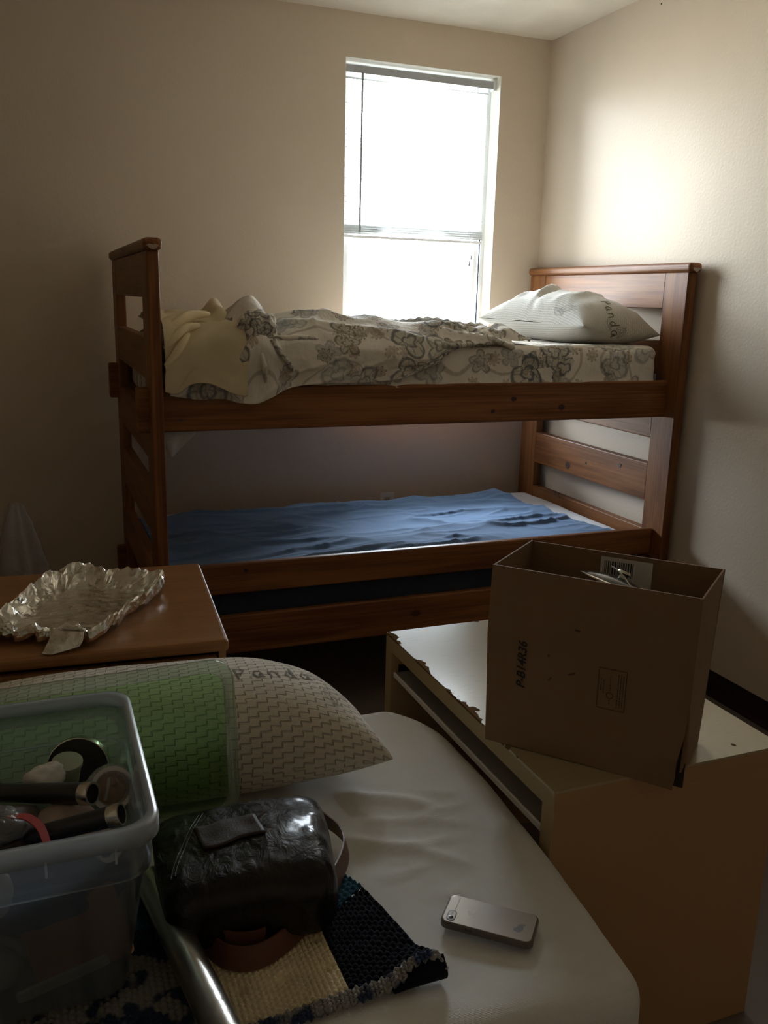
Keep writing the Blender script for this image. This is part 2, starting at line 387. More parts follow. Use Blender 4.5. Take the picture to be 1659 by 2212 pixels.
M['blue'] = fabric('blue_jersey_sheet', (.135, .24, .42), 500, .002, wr=1.0, tint=(.18, .31, .52), nscale=6)
M['white_cloth'] = fabric('white_sheet', (.72, .72, .74), 700, .001, wr=.6)
M['sheet'] = fabric('white_fitted_sheet', (.74, .735, .70), 800, .0012, wr=.8)
M['navy_box'] = fabric('dark_blue_ticking', (.02, .03, .05), 500, .001, uv=False)
M['boxspring'] = fabric('boxspring_cover', (.30, .28, .25), 500, .001, uv=False)
M['metal_dark'] = plain('dark_metal', (.08, .08, .085), .35, metal=1)
M['chrome'] = plain('brushed_steel', (.62, .58, .48), .22, metal=1, var=.03)
M['tan'] = plain('tan_laminate', (.44, .265, .122), .55, var=.06, vscale=3)
M['band'] = plain('beige_edge_band', (.42, .33, .18), .5, var=.05)
M['tray_grey'] = plain('grey_laminate', (.34, .34, .33), .4, var=.04)
M['tray_edge'] = plain('white_edge_band', (.80, .79, .75), .4, var=.03)
M['black'] = plain('black_plastic', (.012, .012, .014), .35)
M['paper'] = plain('white_paper', (.62, .60, .55), .7)
M['ink_black'] = plain('black_print', (.02, .018, .016), .8)

def mat_desktop():
    t = NT('cream_laminate_top'); c = t.coord('Object'); s = t.n('SeparateXYZ', Vector=c)
    nz = t.n('TexNoise', Vector=c, Scale=55.0, Detail=4.0); big = t.n('TexNoise', Vector=c, Scale=9.0, Detail=2.0)
    edge = t.math('MULTIPLY', t.math('SUBTRACT', big.outputs[0], .46), .10)
    edge = t.math('ADD', edge, t.math('MULTIPLY', t.math('SUBTRACT', nz.outputs[0], .5), .030))
    chip = t.math('LESS_THAN', t.math('ADD', s.outputs[0], 1.566), edge)         # chips along the open front edge
    vo = t.n('TexVoronoi', Vector=t.coord('Object', scale=(24, 16, 10)), Scale=1.0)
    dv = t.n('SeparateColor', Color=vo.outputs['Color'])
    wob = t.math('ADD', vo.outputs['Distance'], t.math('MULTIPLY', nz.outputs[0], .16))
    nick = t.math('MULTIPLY', t.math('LESS_THAN', wob, .23), t.math('GREATER_THAN', dv.outputs[0], .60))
    st = t.n('TexNoise', Vector=t.coord('Object', scale=(3, 30, 1)), Scale=8.0, Detail=5.0)
    cc = t.mix(t.ss(st.outputs[0], .55, .8), (.44, .36, .21), (.34, .28, .17))
    cc = t.mix(nick, cc, (.10, .07, .045)); cc = t.mix(chip, cc, (.15, .095, .05))
    wear = t.math('SUBTRACT', 1.0, t.math('MAXIMUM', nick, chip))
    rg = t.math('ADD', .24, t.math('MULTIPLY', t.math('MAXIMUM', nick, chip), .5))
    t.pr(Base__Color=cc, Roughness=rg, Coat__Weight=t.math('MULTIPLY', wear, .85), Coat__Roughness=.20, Specular__IOR__Level=t.math('MULTIPLY', wear, .9), Normal=t.bump(t.math('SUBTRACT', t.math('MULTIPLY', st.outputs[0], .15), t.math('MAXIMUM', nick, chip)), .0008))
    return t.m
M['desktop'] = mat_desktop()
def mat_card():
    t = NT('corrugated_cardboard'); c = t.coord('Object'); s = t.n('TexWave', {'wave_type': 'BANDS', 'bands_direction': 'Z'}, Vector=c, Scale=38.0)
    nz = t.n('TexNoise', Vector=c, Scale=7.0, Detail=6.0)
    cc = t.mix(nz.outputs[0], (.195, .118, .063), (.265, .160, .088))
    t.pr(Base__Color=cc, Roughness=.75, Specular__IOR__Level=.3, Normal=t.bump(t.math('ADD', t.math('MULTIPLY', s.outputs[1], .06), nz.outputs[0]), .0012))
    return t.m
M['card'] = mat_card()
def mat_foil():
    t = NT('crumpled_foil'); c = t.coord('Object')
    a = t.n('TexVoronoi', Vector=c, Scale=38.0); b = t.n('TexNoise', Vector=c, Scale=22.0, Detail=6.0, Distortion=1.5)
    h = t.math('ADD', t.math('MULTIPLY', a.outputs['Distance'], 1.0), b.outputs[0])
    t.pr(Base__Color=(.80, .77, .70), Metallic=1.0, Roughness=.24, Normal=t.bump(h, .004)); return t.m
M['foil'] = mat_foil()
def mat_leather():
    t = NT('glazed_dark_leather'); c = t.coord('Object')
    a = t.n('TexNoise', Vector=t.coord('Object', scale=(1.6, 1, 1)), Scale=26.0, Detail=5.0, Distortion=1.2); b = t.n('TexVoronoi', {'feature': 'DISTANCE_TO_EDGE'}, Vector=c, Scale=170.0)
    nz = t.n('TexNoise', Vector=c, Scale=8.0)
    cc = t.mix(nz.outputs[0], (.004, .003, .0022), (.010, .005, .004))
    h = t.math('ADD', a.outputs[0], t.math('MULTIPLY', b.outputs['Distance'], .05))
    t.pr(Base__Color=cc, Roughness=.5, Specular__IOR__Level=.12, Coat__Weight=.55, Coat__Roughness=.19, Normal=t.bump(h, .010)); return t.m
M['leather'] = mat_leather()
M['strap'] = plain('brown_leather', (.13, .050, .030), .45, bump=.0006, bscale=300)
M['bin'] = thinplastic('milky_clear_plastic', (.92, .95, .97), .17, (.34, .38, .44), rough=.2)
M['bin_rim'] = thinplastic('milky_rim_plastic', (.9, .93, .95), .46, (.64, .67, .70), rough=.2)
M['lid_green'] = thinplastic('green_clear_plastic', (.56, .80, .46), .14, (.20, .42, .16), rough=.12)
M['lid_clear'] = thinplastic('clear_rim_plastic', (.85, .92, .84), .14, (.55, .62, .52), rough=.1)
M['haze'] = thinplastic('thin_bag_plastic', (.80, .80, .80), .42, (.60, .56, .58), rough=.2, bump=.01)
M['wrap'] = thinplastic('cling_wrap', (.92, .92, .92), .22, (.7, .7, .68), rough=.08, bump=.012, bscale=45)
M['blind'] = thinplastic('white_slat', (1, 1, 1), .97, (.72, .73, .72), rough=.4)
def mat_glass():
    t = NT('window_glass'); tr = t.n('BsdfTransparent', Color=(.97, .98, .98)); g = t.n('BsdfGlossy', Roughness=.02)
    fr = t.n('Fresnel', IOR=1.45); m = t.n('MixShader', _0=fr, _1=tr, _2=g); t.t.links.new(m.outputs[0], t.out.inputs[0]); return t.m
M['glass'] = mat_glass()

# ------------------------------------------------------------------ room
def struct(o, nm=None): o['kind'] = 'structure'; return o
H = 2.667; XL = -3.4; YF = -5.0
WX0, WX1, WZ0, WZ1 = -1.024, -.256, .87, 2.488
def multi(name, boxes, mat, parent=None):
    V = []; F = []
    for lo, hi in boxes:
        b = len(V); V += [(x, y, z) for x in (lo[0], hi[0]) for y in (lo[1], hi[1]) for z in (lo[2], hi[2])]
        F += [tuple(b+i for i in q) for q in ((0, 1, 3, 2), (4, 6, 7, 5), (0, 4, 5, 1), (2, 3, 7, 6), (0, 2, 6, 4), (1, 5, 7, 3))]
    return meshobj(name, V, F, mat, parent)
struct(box('floor', (XL-.1, YF-.1, -.1), (.1, .2, 0), M['floor'], bev=0))
struct(box('ceiling', (XL-.1, YF-.1, H), (.1, .2, H+.1), M['ceil'], bev=0))
struct(multi('wall_back', [((XL, 0, 0), (WX0, .16, H)), ((WX1, 0, 0), (.0, .16, H)), ((WX0, 0, 0), (WX1, .16, WZ0)), ((WX0, 0, WZ1), (WX1, .16, H))], M['wall']))
struct(box('wall_right', (0, YF, 0), (.1, .16, H), M['wall'], bev=0))
M['unseen_wall'] = wood('unseen_wall_brown', (.40, .31, .22), (.48, .38, .27), 2, knots=False)  # unseen wall behind the camera; brown finish added to set the bounce
struct(box('wall_left', (XL-.1, YF, 0), (XL, .16, H), M['wall'], bev=0))
struct(box('wall_front', (XL, YF-.1, 0), (0, YF, H), M['unseen_wall'], bev=0))
def baseboard(name, p0, p1, nrm):
    # coved vinyl strip
    p0, p1, nrm = Vector(p0), Vector(p1), Vector(nrm); prof = [(0, .10), (.003, .10), (.004, .02), (.012, .004), (.012, 0), (0, 0)]
    V = [p+nrm*a+Vector((0, 0, b)) for p in (p0, p1) for a, b in prof]; n = len(prof)
    F = [(i, (i+1) % n, n+(i+1) % n, n+i) for i in range(n)]+[tuple(range(n)), tuple(range(n, 2*n))]
    return struct(meshobj(name, V, F, M['base']))
baseboard('baseboard_right', (0, YF, 0), (0, -.013, 0), (-1, 0, 0))
baseboard('baseboard_back', (XL, 0, 0), (-.0, 0, 0), (0, -1, 0))
baseboard('baseboard_left', (XL, YF, 0), (XL, -.013, 0), (1, 0, 0))
# window
win = bpy.data.objects.new('window_1', None); link(win); win['kind'] = 'structure'; win.location = (-.64, .1, 1.74)
win.matrix_world = Matrix.Translation((-.64, .1, 1.74))
def wpart(name, boxes, mat, parent=win):
    o = multi(name, [(tuple(a-b for a, b in zip(lo, (-.64, .1, 1.74))), tuple(a-b for a, b in zip(hi, (-.64, .1, 1.74)))) for lo, hi in boxes], mat, parent)
    bv = o.modifiers.new('b', 'BEVEL'); bv.width = .002; bv.segments = 1; return o
def ring(x0, x1, z0, z1, y0, y1, w): return [((x0, y0, z0), (x0+w, y1, z1)), ((x1-w, y0, z0), (x1, y1, z1)), ((x0+w, y0, z0), (x1-w, y1, z0+w)), ((x0+w, y0, z1-w), (x1-w, y1, z1))]
M['frame'] = plain('bright_vinyl', (.86, .88, .90), .35, var=.01)
wpart('window_frame', ring(WX0, WX1, WZ0, WZ1, .095, .155, .022), M['frame'])
wpart('reveal', [((WX1-.003, .001, WZ0), (WX1-.0002, .095, WZ1))], M['reveal']); wpart('reveal', [((WX0+.0002, .001, WZ0), (WX0+.003, .095, WZ1))], M['reveal']); wpart('reveal', [((WX0+.003, .001, WZ1-.003), (WX1-.003, .095, WZ1-.0002))], M['reveal'])
wpart('gasket', [((WX1-.032, .091, WZ0+.03), (WX1-.025, .0945, 1.80)), ((WX0+.029, .092, WZ0+.03), (WX0+.034, .094, 1.80))], M['gasket'])
wpart('lower_sash', ring(WX0+.034, WX1-.034, WZ0+.03, 1.80, .097, .122, .022), M['frame'])
wpart('upper_sash', ring(WX0+.034, WX1-.034, 1.77, WZ1-.03, .124, .150, .022), M['frame'])
wpart('pane', [((WX0+.055, .108, WZ0+.05), (WX1-.055, .112, 1.779))], M['glass'])
wpart('pane', [((WX0+.055, .135, 1.791), (WX1-.055, .139, WZ1-.051))], M['glass'])
wpart('sill', [((WX0, .0, WZ0-.0), (WX1, .095, WZ0+.012))], M['reveal'])
wpart('sash_lock', [((-.68, .088, 1.782), (-.60, .099, 1.797))], M['vinyl'])
# blind
bl = thing('window_blind', 'white slatted blind half lowered in the window, with tilt wand', 'blind', (-.64, .06, 2.46))
def bpart(name, lo, hi, mat, bev=.001, rx=0):
    c = Vector([(a+b)/2 for a, b in zip(lo, hi)]); h = [(b-a)/2 for a, b in zip(lo, hi)]
    o = box(name, [-x for x in h], h, mat, bl, bev); o.location = c-Vector((-.64, .06, 2.46)); o.rotation_euler = (rx, 0, 0); return o
bx0, bx1 = WX0+.008, WX1-.016
M['headrail'] = plain('grey_white_headrail', (.40, .42, .44), .45, var=.02)
bpart('headrail', (bx0, .045, 2.438), (bx1, .075, 2.470), M['headrail'])
bpart('end_bracket', (bx1-.002, .043, 2.432), (bx1+.014, .078, 2.474), M['vinyl'])
bpart('end_bracket', (bx0-.006, .043, 2.432), (bx0+.006, .078, 2.474), M['vinyl'])
sl = None
nsl = 24
for k in range(nsl):
    z = 2.418-k*.0262
    if sl is None:
        V = []; F = []; sw = .0125
        for x in (-(bx1-bx0)/2+.006, (bx1-bx0)/2-.022):
            for j in range(5):
                t = j/4*2-1; V.append((x, t*sw, .0018*(1-t*t)))
        F = [(j, j+1, j+6, j+5) for j in range(4)]
        sl = meshobj('slat', V, F, M['blind'], bl, True); sl.location = (0, 0, z-2.46); sl.rotation_euler = (R(34), 0, 0)
        so = sl.modifiers.new('s', 'SOLIDIFY'); so.thickness = .0006
    else:
        o = sl.copy(); link(o, bl); o.location = (0, 0, z-2.46); o.rotation_euler = (R(8+random.uniform(-2, 2)), 0, R(random.uniform(-.1, .1)))
for k in range(4):
    o = sl.copy(); link(o, bl); o.location = (0, 0, 1.792-k*.010-2.46)
bpart('bottom_rail', (bx0+.006, .050, 1.738), (bx1-.022, .072, 1.750), M['vinyl'], .002)
M['wand'] = plain('grey_clear_wand', (.30, .32, .34), .2)
cyl('tilt_wand', (-.29+.0, -.022, -.02), (-.292, -.022, -.70), .0055, .0055, M['wand'], bl, 6)
for x in (-.27, .27): cyl('ladder_cord', (x, -.013, -.02), (x, -.013, -.715), .0008, .0008, M['vinyl'], bl, 5)
cyl('lift_cord', (.285, -.022, -.02), (.285, -.022, -.77), .0008, .0008, M['vinyl'], bl, 5)
cyl('lift_cord', (.280, -.026, -.02), (.276, -.026, -.80), .0008, .0008, M['vinyl'], bl, 5)
for x, z in ((.285, -.77), (.276, -.80)): cyl('tassel', (x, -.024, z), (x, -.024, z-.03), 0, 0, M['wand'], bl, 8, prof=[(0, .0015), (.8, .005), (1, .0035)])
# outlet
ol = thing('wall_outlet', 'small white electric outlet plate low on the back wall behind the blue bed', 'outlet', (-.779, -.001, .475))
box('cover_plate', (-.037, -.005, -.06), (.037, 0, .06), M['vinyl'], ol, .002)
for z in (.024, -.024):
    fc = box('socket', (-.017, -.007, z-.014), (.017, -.004, z+.014), M['paper'], ol, .002)
    for x in (-.006, .006): box('slot', (x-.001, -.0075, z-.003), (x+.001, -.0065, z+.006), M['ink_black'], fc, 0)
cyl('screw', (0, -.0065, 0), (0, -.0045, 0), .003, .003, M['chrome'], ol, 8)

# ------------------------------------------------------------------ bunk bed
BY0, BY1 = -1.200, -.045           # near and far face of the end frames
RY = -1.140                        # near face of the near rails
bed = thing('bunk_bed', 'stained pine bunk bed with slatted ends standing against the back wall', 'bunk bed', (-1.05, -.62, 0))
OB = Vector((-1.05, -.62, 0))
def bp(name, lo, hi, mat, bev=.004, seg=2, parent=bed):
    return box(name, [a-b for a, b in zip(lo, OB)], [a-b for a, b in zip(hi, OB)], mat, parent, bev, seg)
LV = [(1.457, 1.594), (1.204, 1.335), (.947, 1.092), (.690, .842), (.442, .572), (.20, .33)]
for x0, x1, cs in ((-2.046, -2.009, 0), (-.063, -.024, 1)):
    bp('post', (x0, BY0, 0), (x1, -1.064, 1.594), M['pine_z']); bp('post', (x0, -.188, 0), (x1, BY1, 1.594), M['pine_z'])
    for k, (a, b) in enumerate(LV): bp('end_board', (x0+.001, -1.066, a), (x1-.001, -.186, b), M['pine_y'])
    ov = .010
    cp = bp('cap_rail', (x0-ov, BY0-.018, 1.594), (x1+ov, BY1+.012, 1.630), M['pine_y'], .014, 4)
    V = []; n = 13; yy = BY0-.0188; xc = (x0+x1)/2
    for k in range(n):
        a = 2*math.pi*k/n; V.append((xc+(.016+.004*math.sin(5*a+cs))*math.cos(a)-OB.x, yy-OB.y, 1.605+(.007+.003*math.sin(3*a))*math.sin(a)-OB.z))
    meshobj('worn_chip', V+[(x, y+.001, z) for x, y, z in V], [tuple(range(n))], M['chip'], bed)
for z0, z1, nm in ((1.041, 1.184, 'side_rail'), (.262, .400, 'side_rail')):
    bp(nm, (-2.084, RY, z0), (-.030, RY+.038, z1), M['pine_x'], .007, 3)
    bp(nm, (-2.084, -.140, z0), (-.030, -.102, z1), M['pine_x'], .007, 3)
bp('guard_board', (-2.008, RY, .480), (-.064, RY+.03, .586), M['pine_x'], .006, 3)
for x in np.linspace(-1.9, -.2, 9):
    for z in (1.062, .372): bp('mattress_slat', (x-.04, RY+.038, z), (x+.04, -.140, z+.02), M['pine_y'], .002, 1)
for z in (1.11, .33):
    for zz in (-.03, .04):
        cyl('bolt', Vector((-2.0, RY-.002, z+zz))-OB+Vector((.05, 0, 0)), Vector((-1.95, RY+.003, z+zz))-OB, .0035, .0035, M['metal_dark'], bed, 10)

M['knot'] = plain('dark_knot', (.035, .012, .008), .5, var=.3, vscale=80)
def knot(c, r, axis, sq=.8):
    n = 16; V = [[0, 0, 0] for _ in range(n)]; a_, b_ = (1, 2) if axis == 0 else (0, 2)
    for k in range(n):
        V[k] = list(Vector(c)-OB); q = r*(1+.12*math.sin(2.3*k)); V[k][a_] += q*math.cos(2*math.pi*k/n); V[k][b_] += q*sq*math.sin(2*math.pi*k/n)
    W_ = [list(v) for v in V]
    for v in W_: v[axis] += .002
    meshobj('knot', V+W_, [tuple(range(n)), tuple(range(2*n-1, n-1, -1))]+[(i, (i+1) % n, (i+1) % n+n, i+n) for i in range(n)], M['knot'], bed)
for y, z, r in ((-.486, .728, .017), (-.633, .764, .006), (-.882, .800, .010)): knot((-.0634, y, z), r, 0, .95)
for x, z, r in ((-.746, 1.125, .011), (-.54, 1.09, .014), (-.829, 1.082, .008), (-1.745, .560, .007)): knot((x, RY-.0004, z), r, 1)
tube('wire_clip', [Vector(p)-OB for p in spline([(-.066, -.445, .560), (-.072, -.440, .578), (-.058, -.430, .582), (-.070, -.420, .568), (-.074, -.412, .580), (-.060, -.405, .584)], 6)], .0016, M['metal_dark'], bed, 6)
# upper mattress with its fitted floral sheet
def wr_up(P, N):
    P = P.copy(); s = N[:, 1] < -.5
    d = (fbm(P[:, 0]*6, P[:, 2]*9, 1)-.5)*.014+(ridge(P[:, 0]*5+P[:, 2]*14, P[:, 2]*9, 4, 5))*.004*s
    top = N[:, 2] > .5; d = d+top*(fbm(P[:, 0]*5, P[:, 1]*5, 7)-.5)*.018
    roll = np.exp(-((P[:, 2]-1.178)/.010)**2)*(N[:, 1] < -.2)*.006
    return P+N*(d+roll)[:, None]
um = thing('mattress', 'upper bunk mattress in a fitted floral sheet, bare at the headboard end', 'mattress', (0, 0, 0))
rbox('fitted_sheet', (-1.995, -1.135+.005, 1.086), (-.108, -.15, 1.318), .035, M['floral'], um, .014, wr_up)
# bunched flat floral sheet: columns along x, rows from the back over the crest to the hem
xs = [-1.985, -1.90, -1.82, -1.765, -1.715, -1.665, -1.630, -1.58, -1.50, -1.40, -1.30, -1.20, -1.10, -1.00, -.90, -.82, -.755]
crest = [1.350, 1.355, 1.362, 1.390, 1.428, 1.418, 1.350, 1.378, 1.396, 1.392, 1.372, 1.368, 1.362, 1.376, 1.362, 1.356, 1.336]
hem = [1.160, 1.146, 1.146, 1.134, 1.132, 1.150, 1.166, 1.181, 1.190, 1.192, 1.194, 1.205, 1.243, 1.295, 1.322, 1.322, 1.320]
frontz = [1.330, 1.335, 1.335, 1.345, 1.385, 1.370, 1.325, 1.335, 1.330, 1.333, 1.332, 1.338, 1.330, 1.332, 1.332, 1.336, 1.324]
hy = [-1.152, -1.156, -1.160, -1.170, -1.178, -1.172, -1.160, -1.156, -1.154, -1.152, -1.150, -1.150, -1.148, -1.13, -1.10, -1.08, -1.05]
rows = []
for x, c, h, fz, y in zip(xs, crest, hem, frontz, hy):
    rows.append([(x, -.42, 1.322), (x+.01, -.62, 1.345), (x-.01, -.80, (c+1.345)/2), (x, -.95, c), (x+.004, -1.06, (c+fz)/2+.004),
                 (x, -1.135, fz-.010), (x, y-.006, fz-.055 if h < 1.25 else (fz+h)/2), (x+.004, y, (fz-.055+h)/2 if h < 1.25 else (h+fz)/2-.003), (x, y, h)])
G = spline(np.array(rows), 12); G = np.swapaxes(spline(np.swapaxes(G, 0, 1), 11), 0, 1)
N = normals(G); N *= np.sign(N[..., 2:3].mean())
Xs, Ys = G[..., 0], G[..., 1]; arc = np.linspace(0, 1, G.shape[1])[None, :]*np.ones_like(Xs)
fold = ridge(Xs*2.6+arc*2.0, arc*9-Xs*3.2, 3, 2.0)*.034*np.clip(1.3-arc*1.2, 0, 1)+ridge(Xs*7-arc*3, arc*5+Xs*4, 8, 2.4)*.016*np.clip(1.2-arc, .12, 1)+(fbm(Xs*7, arc*7, 5, 2)-.5)*.010
drape = (np.sin(Xs*34+np.sin(Xs*11)*1.7)*.005+ridge(Xs*6+arc*7, arc*2.5+Xs*2, 12, 3)*.014)*np.clip(arc*2-1.1, 0, 1)
fold = fold*np.clip(arc*8, 0, 1)
G = G+np.array([0, 0, 1])*fold[..., None]*(arc < .62)[..., None]+N*(drape+fold*(arc >= .62)*.5)[..., None]
fs = cloth('floral_sheet', G, M['floral'], thick=.0025); tag(fs, 'rumpled floral flat sheet bunched along the upper bunk mattress', 'bed sheet')
# the sheet's knotted bundle beside the cream throw
kb = lump('sheet_bundle', (-1.700, -1.150, 1.362), (.060, .036, .060), M['floral'], None, None, 5, 0, .30, fs)
kb2 = lump('sheet_bundle', (-1.668, -1.120, 1.372), (.040, .045, .040), M['floral'], None, None, 9, 0, .35, fs)
for k, p in enumerate(([(-1.665, -1.180, 1.335), (-1.640, -1.186, 1.30), (-1.61, -1.180, 1.265), (-1.585, -1.166, 1.235)], [(-1.655, -1.175, 1.345), (-1.61, -1.172, 1.340), (-1.56, -1.165, 1.343), (-1.50, -1.155, 1.338)], [(-1.70, -1.19, 1.30), (-1.69, -1.195, 1.25), (-1.685, -1.192, 1.20)])):
    pts = spline(p, 8); n = len(pts); o = tube('sheet_crease', pts, [.009*math.sin(math.pi*(.12+.76*i/(n-1))) for i in range(n)], M['floral'], fs, 10)
    l = o.data.uv_layers.new(name='UVMap')
    for lp in o.data.loops: v_ = o.data.vertices[lp.vertex_index].co; l.data[lp.index].uv = (v_.x, v_.z)
# folds near the pillow end
rows = []
for x, z in ((-.905, 1.342), (-.86, 1.372), (-.82, 1.352), (-.78, 1.372), (-.74, 1.358), (-.70, 1.345), (-.665, 1.332)):
    rows.append([(x, -.78, 1.324), (x+.01, -.86, z), (x+.02, -.94, z-.012), (x+.02, -1.02, z+.006), (x+.01, -1.075, z-.01), (x, -1.10, 1.326)])
G = np.swapaxes(spline(np.swapaxes(spline(np.array(rows), 9), 0, 1), 9), 0, 1)
G[..., 2] += ridge(G[..., 0]*16, G[..., 1]*14, 2, 2)*.016
fl2 = cloth('sheet_fold', G, M['floral'], fs, thick=.0025)
# cream throw over the foot of the upper bunk
xs = [-2.003, -1.965, -1.92, -1.875, -1.83, -1.79, -1.758, -1.745]
crest = [1.372, 1.385, 1.392, 1.388, 1.398, 1.438, 1.405, 1.378]
hem = [1.176, 1.168, 1.196, 1.200, 1.184, 1.166, 1.158, 1.160]
rows = []
for i, (x, c, h) in enumerate(zip(xs, crest, hem)):
    rows.append([(x, -.55, 1.335), (x, -.70, 1.37), (x, -.86, c-.004), (x-.008, -.97, c-.016), (x, -1.05, 1.375), (x, -1.125, 1.362), (x, -1.172, 1.335), (x+.003, -1.184, 1.27), (x, -1.186, (1.27+h)/2), (x, -1.186, h)])
G = spline(np.array(rows), 14); G = np.swapaxes(spline(np.swapaxes(G, 0, 1), 10), 0, 1)
Xs = G[..., 0]; arc = np.linspace(0, 1, G.shape[1])[None, :]*np.ones_like(Xs)
s = np.clip((-1.87-Xs)/.12, 0, 1)
diag = np.abs(np.sin((Xs*24+arc*13)))**.7*.026*s*np.clip(1.25-arc, 0, 1)
fold = ridge(Xs*9+arc*7, arc*8-Xs*2, 9, 2)*.030*np.clip(1.0-arc*1.25, 0, 1)+(fbm(Xs*12, arc*10, 6)-.5)*.014+diag+.004
top = (arc < .5)
N = normals(G); N = np.where(N[..., 1:2] > 0, -N, N)
G[..., 2] += fold*top; G += N*((fold*.5+diag*.5+ridge(Xs*7+arc*4.5, arc*2.0, 15, 2.5)*.016+np.sin(Xs*26+arc*5)*.004)*(~top))[..., None]
th = cloth('cream_throw', G, M['throw'], thick=.005); tag(th, 'pale cream throw folded over the foot of the upper bunk', 'blanket')
# rolled top folds of the throw
for k, (p, r) in enumerate(([[(-2.0, -1.17, 1.350), (-1.95, -1.145, 1.385), (-1.90, -1.11, 1.405), (-1.84, -1.07, 1.408)], .017], [[(-2.0, -1.195, 1.305), (-1.965, -1.190, 1.342), (-1.93, -1.170, 1.368), (-1.885, -1.15, 1.376)], .015], [[(-2.0, -1.20, 1.255), (-1.97, -1.205, 1.29), (-1.945, -1.200, 1.325), (-1.925, -1.185, 1.352)], .013])):
    pts = spline(p, 8); n = len(pts); tube('rolled_fold', pts, [r*math.sin(math.pi*(.15+.7*i/(n-1))) for i in range(n)], M['throw'], th, 10)
# corner of white cloth hanging below the upper rail
G = spline(np.array([[(-2.004, -1.06, 1.05), (-2.004, -1.06, 1.01), (-2.00, -1.06, .995)], [(-1.965, -1.065, 1.05), (-1.968, -1.065, 1.0), (-1.975, -1.065, .950)], [(-1.93, -1.055, 1.05), (-1.935, -1.055, 1.01), (-1.95, -1.055, .965)], [(-1.885, -1.06, 1.05), (-1.889, -1.06, 1.035), (-1.895, -1.06, 1.018)]]), 8)
tag(cloth('hanging_cloth_corner', G, M['white_cloth'], thick=.002), 'corner of white cloth hanging below the upper bunk rail near its foot', 'cloth')
# pillow on the upper bunk
def wpu(g, k, u, v):
    g = g.copy(); d = .016*ridge(u*2.6+v*.8, v*1.2, 11, 4)*(1-u**4)*(1-v**4)+(fbm(u*4, v*4, 3)-.5)*.012
    g[..., 2] += (d-.030*np.exp(-((u+.18*v+.22)/.055)**2)*(1-v**2))*(1 if k == 0 else 0)*(1-u**6)
    g[..., 2] += .030*np.exp(-((u+.42)**2+(v-.1)**2)/.2)*(k == 0)
    return g
up_ = thing('pillow', 'white pillow printed with handwritten letters, at the headboard of the upper bunk', 'pillow', (0, 0, 0))
Mx = Matrix.Translation((-.300, -.750, 1.376)) @ Matrix.Rotation(R(5), 4, 'Y') @ Matrix.Rotation(R(-82), 4, 'Z')
pu = pillow('pillow_cover', .68, .405, .262, M['quilt_up'], up_, 100, .50, .16, wpu, Mx, .46)
LET = {'P': [[(0, 0), (.02, 1)], [(-.05, .95), (.4, 1), (.55, .75), (.35, .5), (0, .48)]], 'a': [[(.5, .6), (.2, .62), (0, .35), (.12, .04), (.35, .06), (.5, .5), (.5, .12), (.62, 0)]],
       'n': [[(0, .6), (.02, 0)], [(.02, .4), (.25, .62), (.45, .5), (.5, 0)]], 'd': [[(.5, .45), (.25, .6), (0, .3), (.2, 0), (.45, .15), (.52, 1.05), (.5, .1), (.6, 0)]],
       'l': [[(0, 1), (0, .1), (.15, 0)]], 'i': [[(0, .6), (0, 0)], [(0, .85), (.02, .8)]]}
def word(txt, h, gap=.28, slope=0, curve=0):
    out = []; x = 0
    for ch in txt:
        for s in LET[ch]: out.append([((x+a*.75)*h, (b+slope*x+curve*x*x)*h) for a, b in s])
        x += .75*(.62 if ch in 'Pand' else .2)+gap
    return out
def leaf(cx, cy, L, W, a):
    p = []
    for k in range(13):
        t = k/12; w = math.sin(math.pi*t)*W
        p.append((cx+math.cos(a)*L*t-math.sin(a)*w, cy+math.sin(a)*L*t+math.cos(a)*w))
    q = [(cx+math.cos(a)*L*k/12+math.sin(a)*math.sin(math.pi*k/12)*W, cy+math.sin(a)*L*k/12-math.cos(a)*math.sin(math.pi*k/12)*W) for k in range(13)]
    return [p, q, [(cx, cy), (cx+math.cos(a)*L*.9, cy+math.sin(a)*L*.9)]]
ex = Vector((.80, -.52, -.30)).normalized(); dd = Vector((.32, .88, -.35)).normalized(); ey = ex.cross(dd); ey = -ey if ey.z < 0 else ey; ex = dd.cross(ey)
if ex.x < 0: ex = -ex
def rot2(st, a): return [[(x*math.cos(a)-y*math.sin(a), x*math.sin(a)+y*math.cos(a)) for x, y in s] for s in st]
decal('lettering', rot2(word('Panda', .042, .30), R(-54)), .0042, pu, (-.300, -1.0, 1.488), ex, ey, dd, M['ink'], up_)
decal('leaf_print', rot2(leaf(0, 0, .05, .010, .4)+leaf(.02, -.02, .05, .009, 1.2)+leaf(-.02, -.02, .05, .010, 2.2), R(0)), .002, pu, (-.24, -1.0, 1.36), ex, ey, dd, M['ink_soft'], up_)
decal('leaf_print', rot2(leaf(0, 0, .06, .012, .4)+leaf(.02, -.02, .05, .012, 2.2), 0), .002, pu, (-.46, -.95, 1.45), ex, ey, dd, M['ink_soft'], up_)

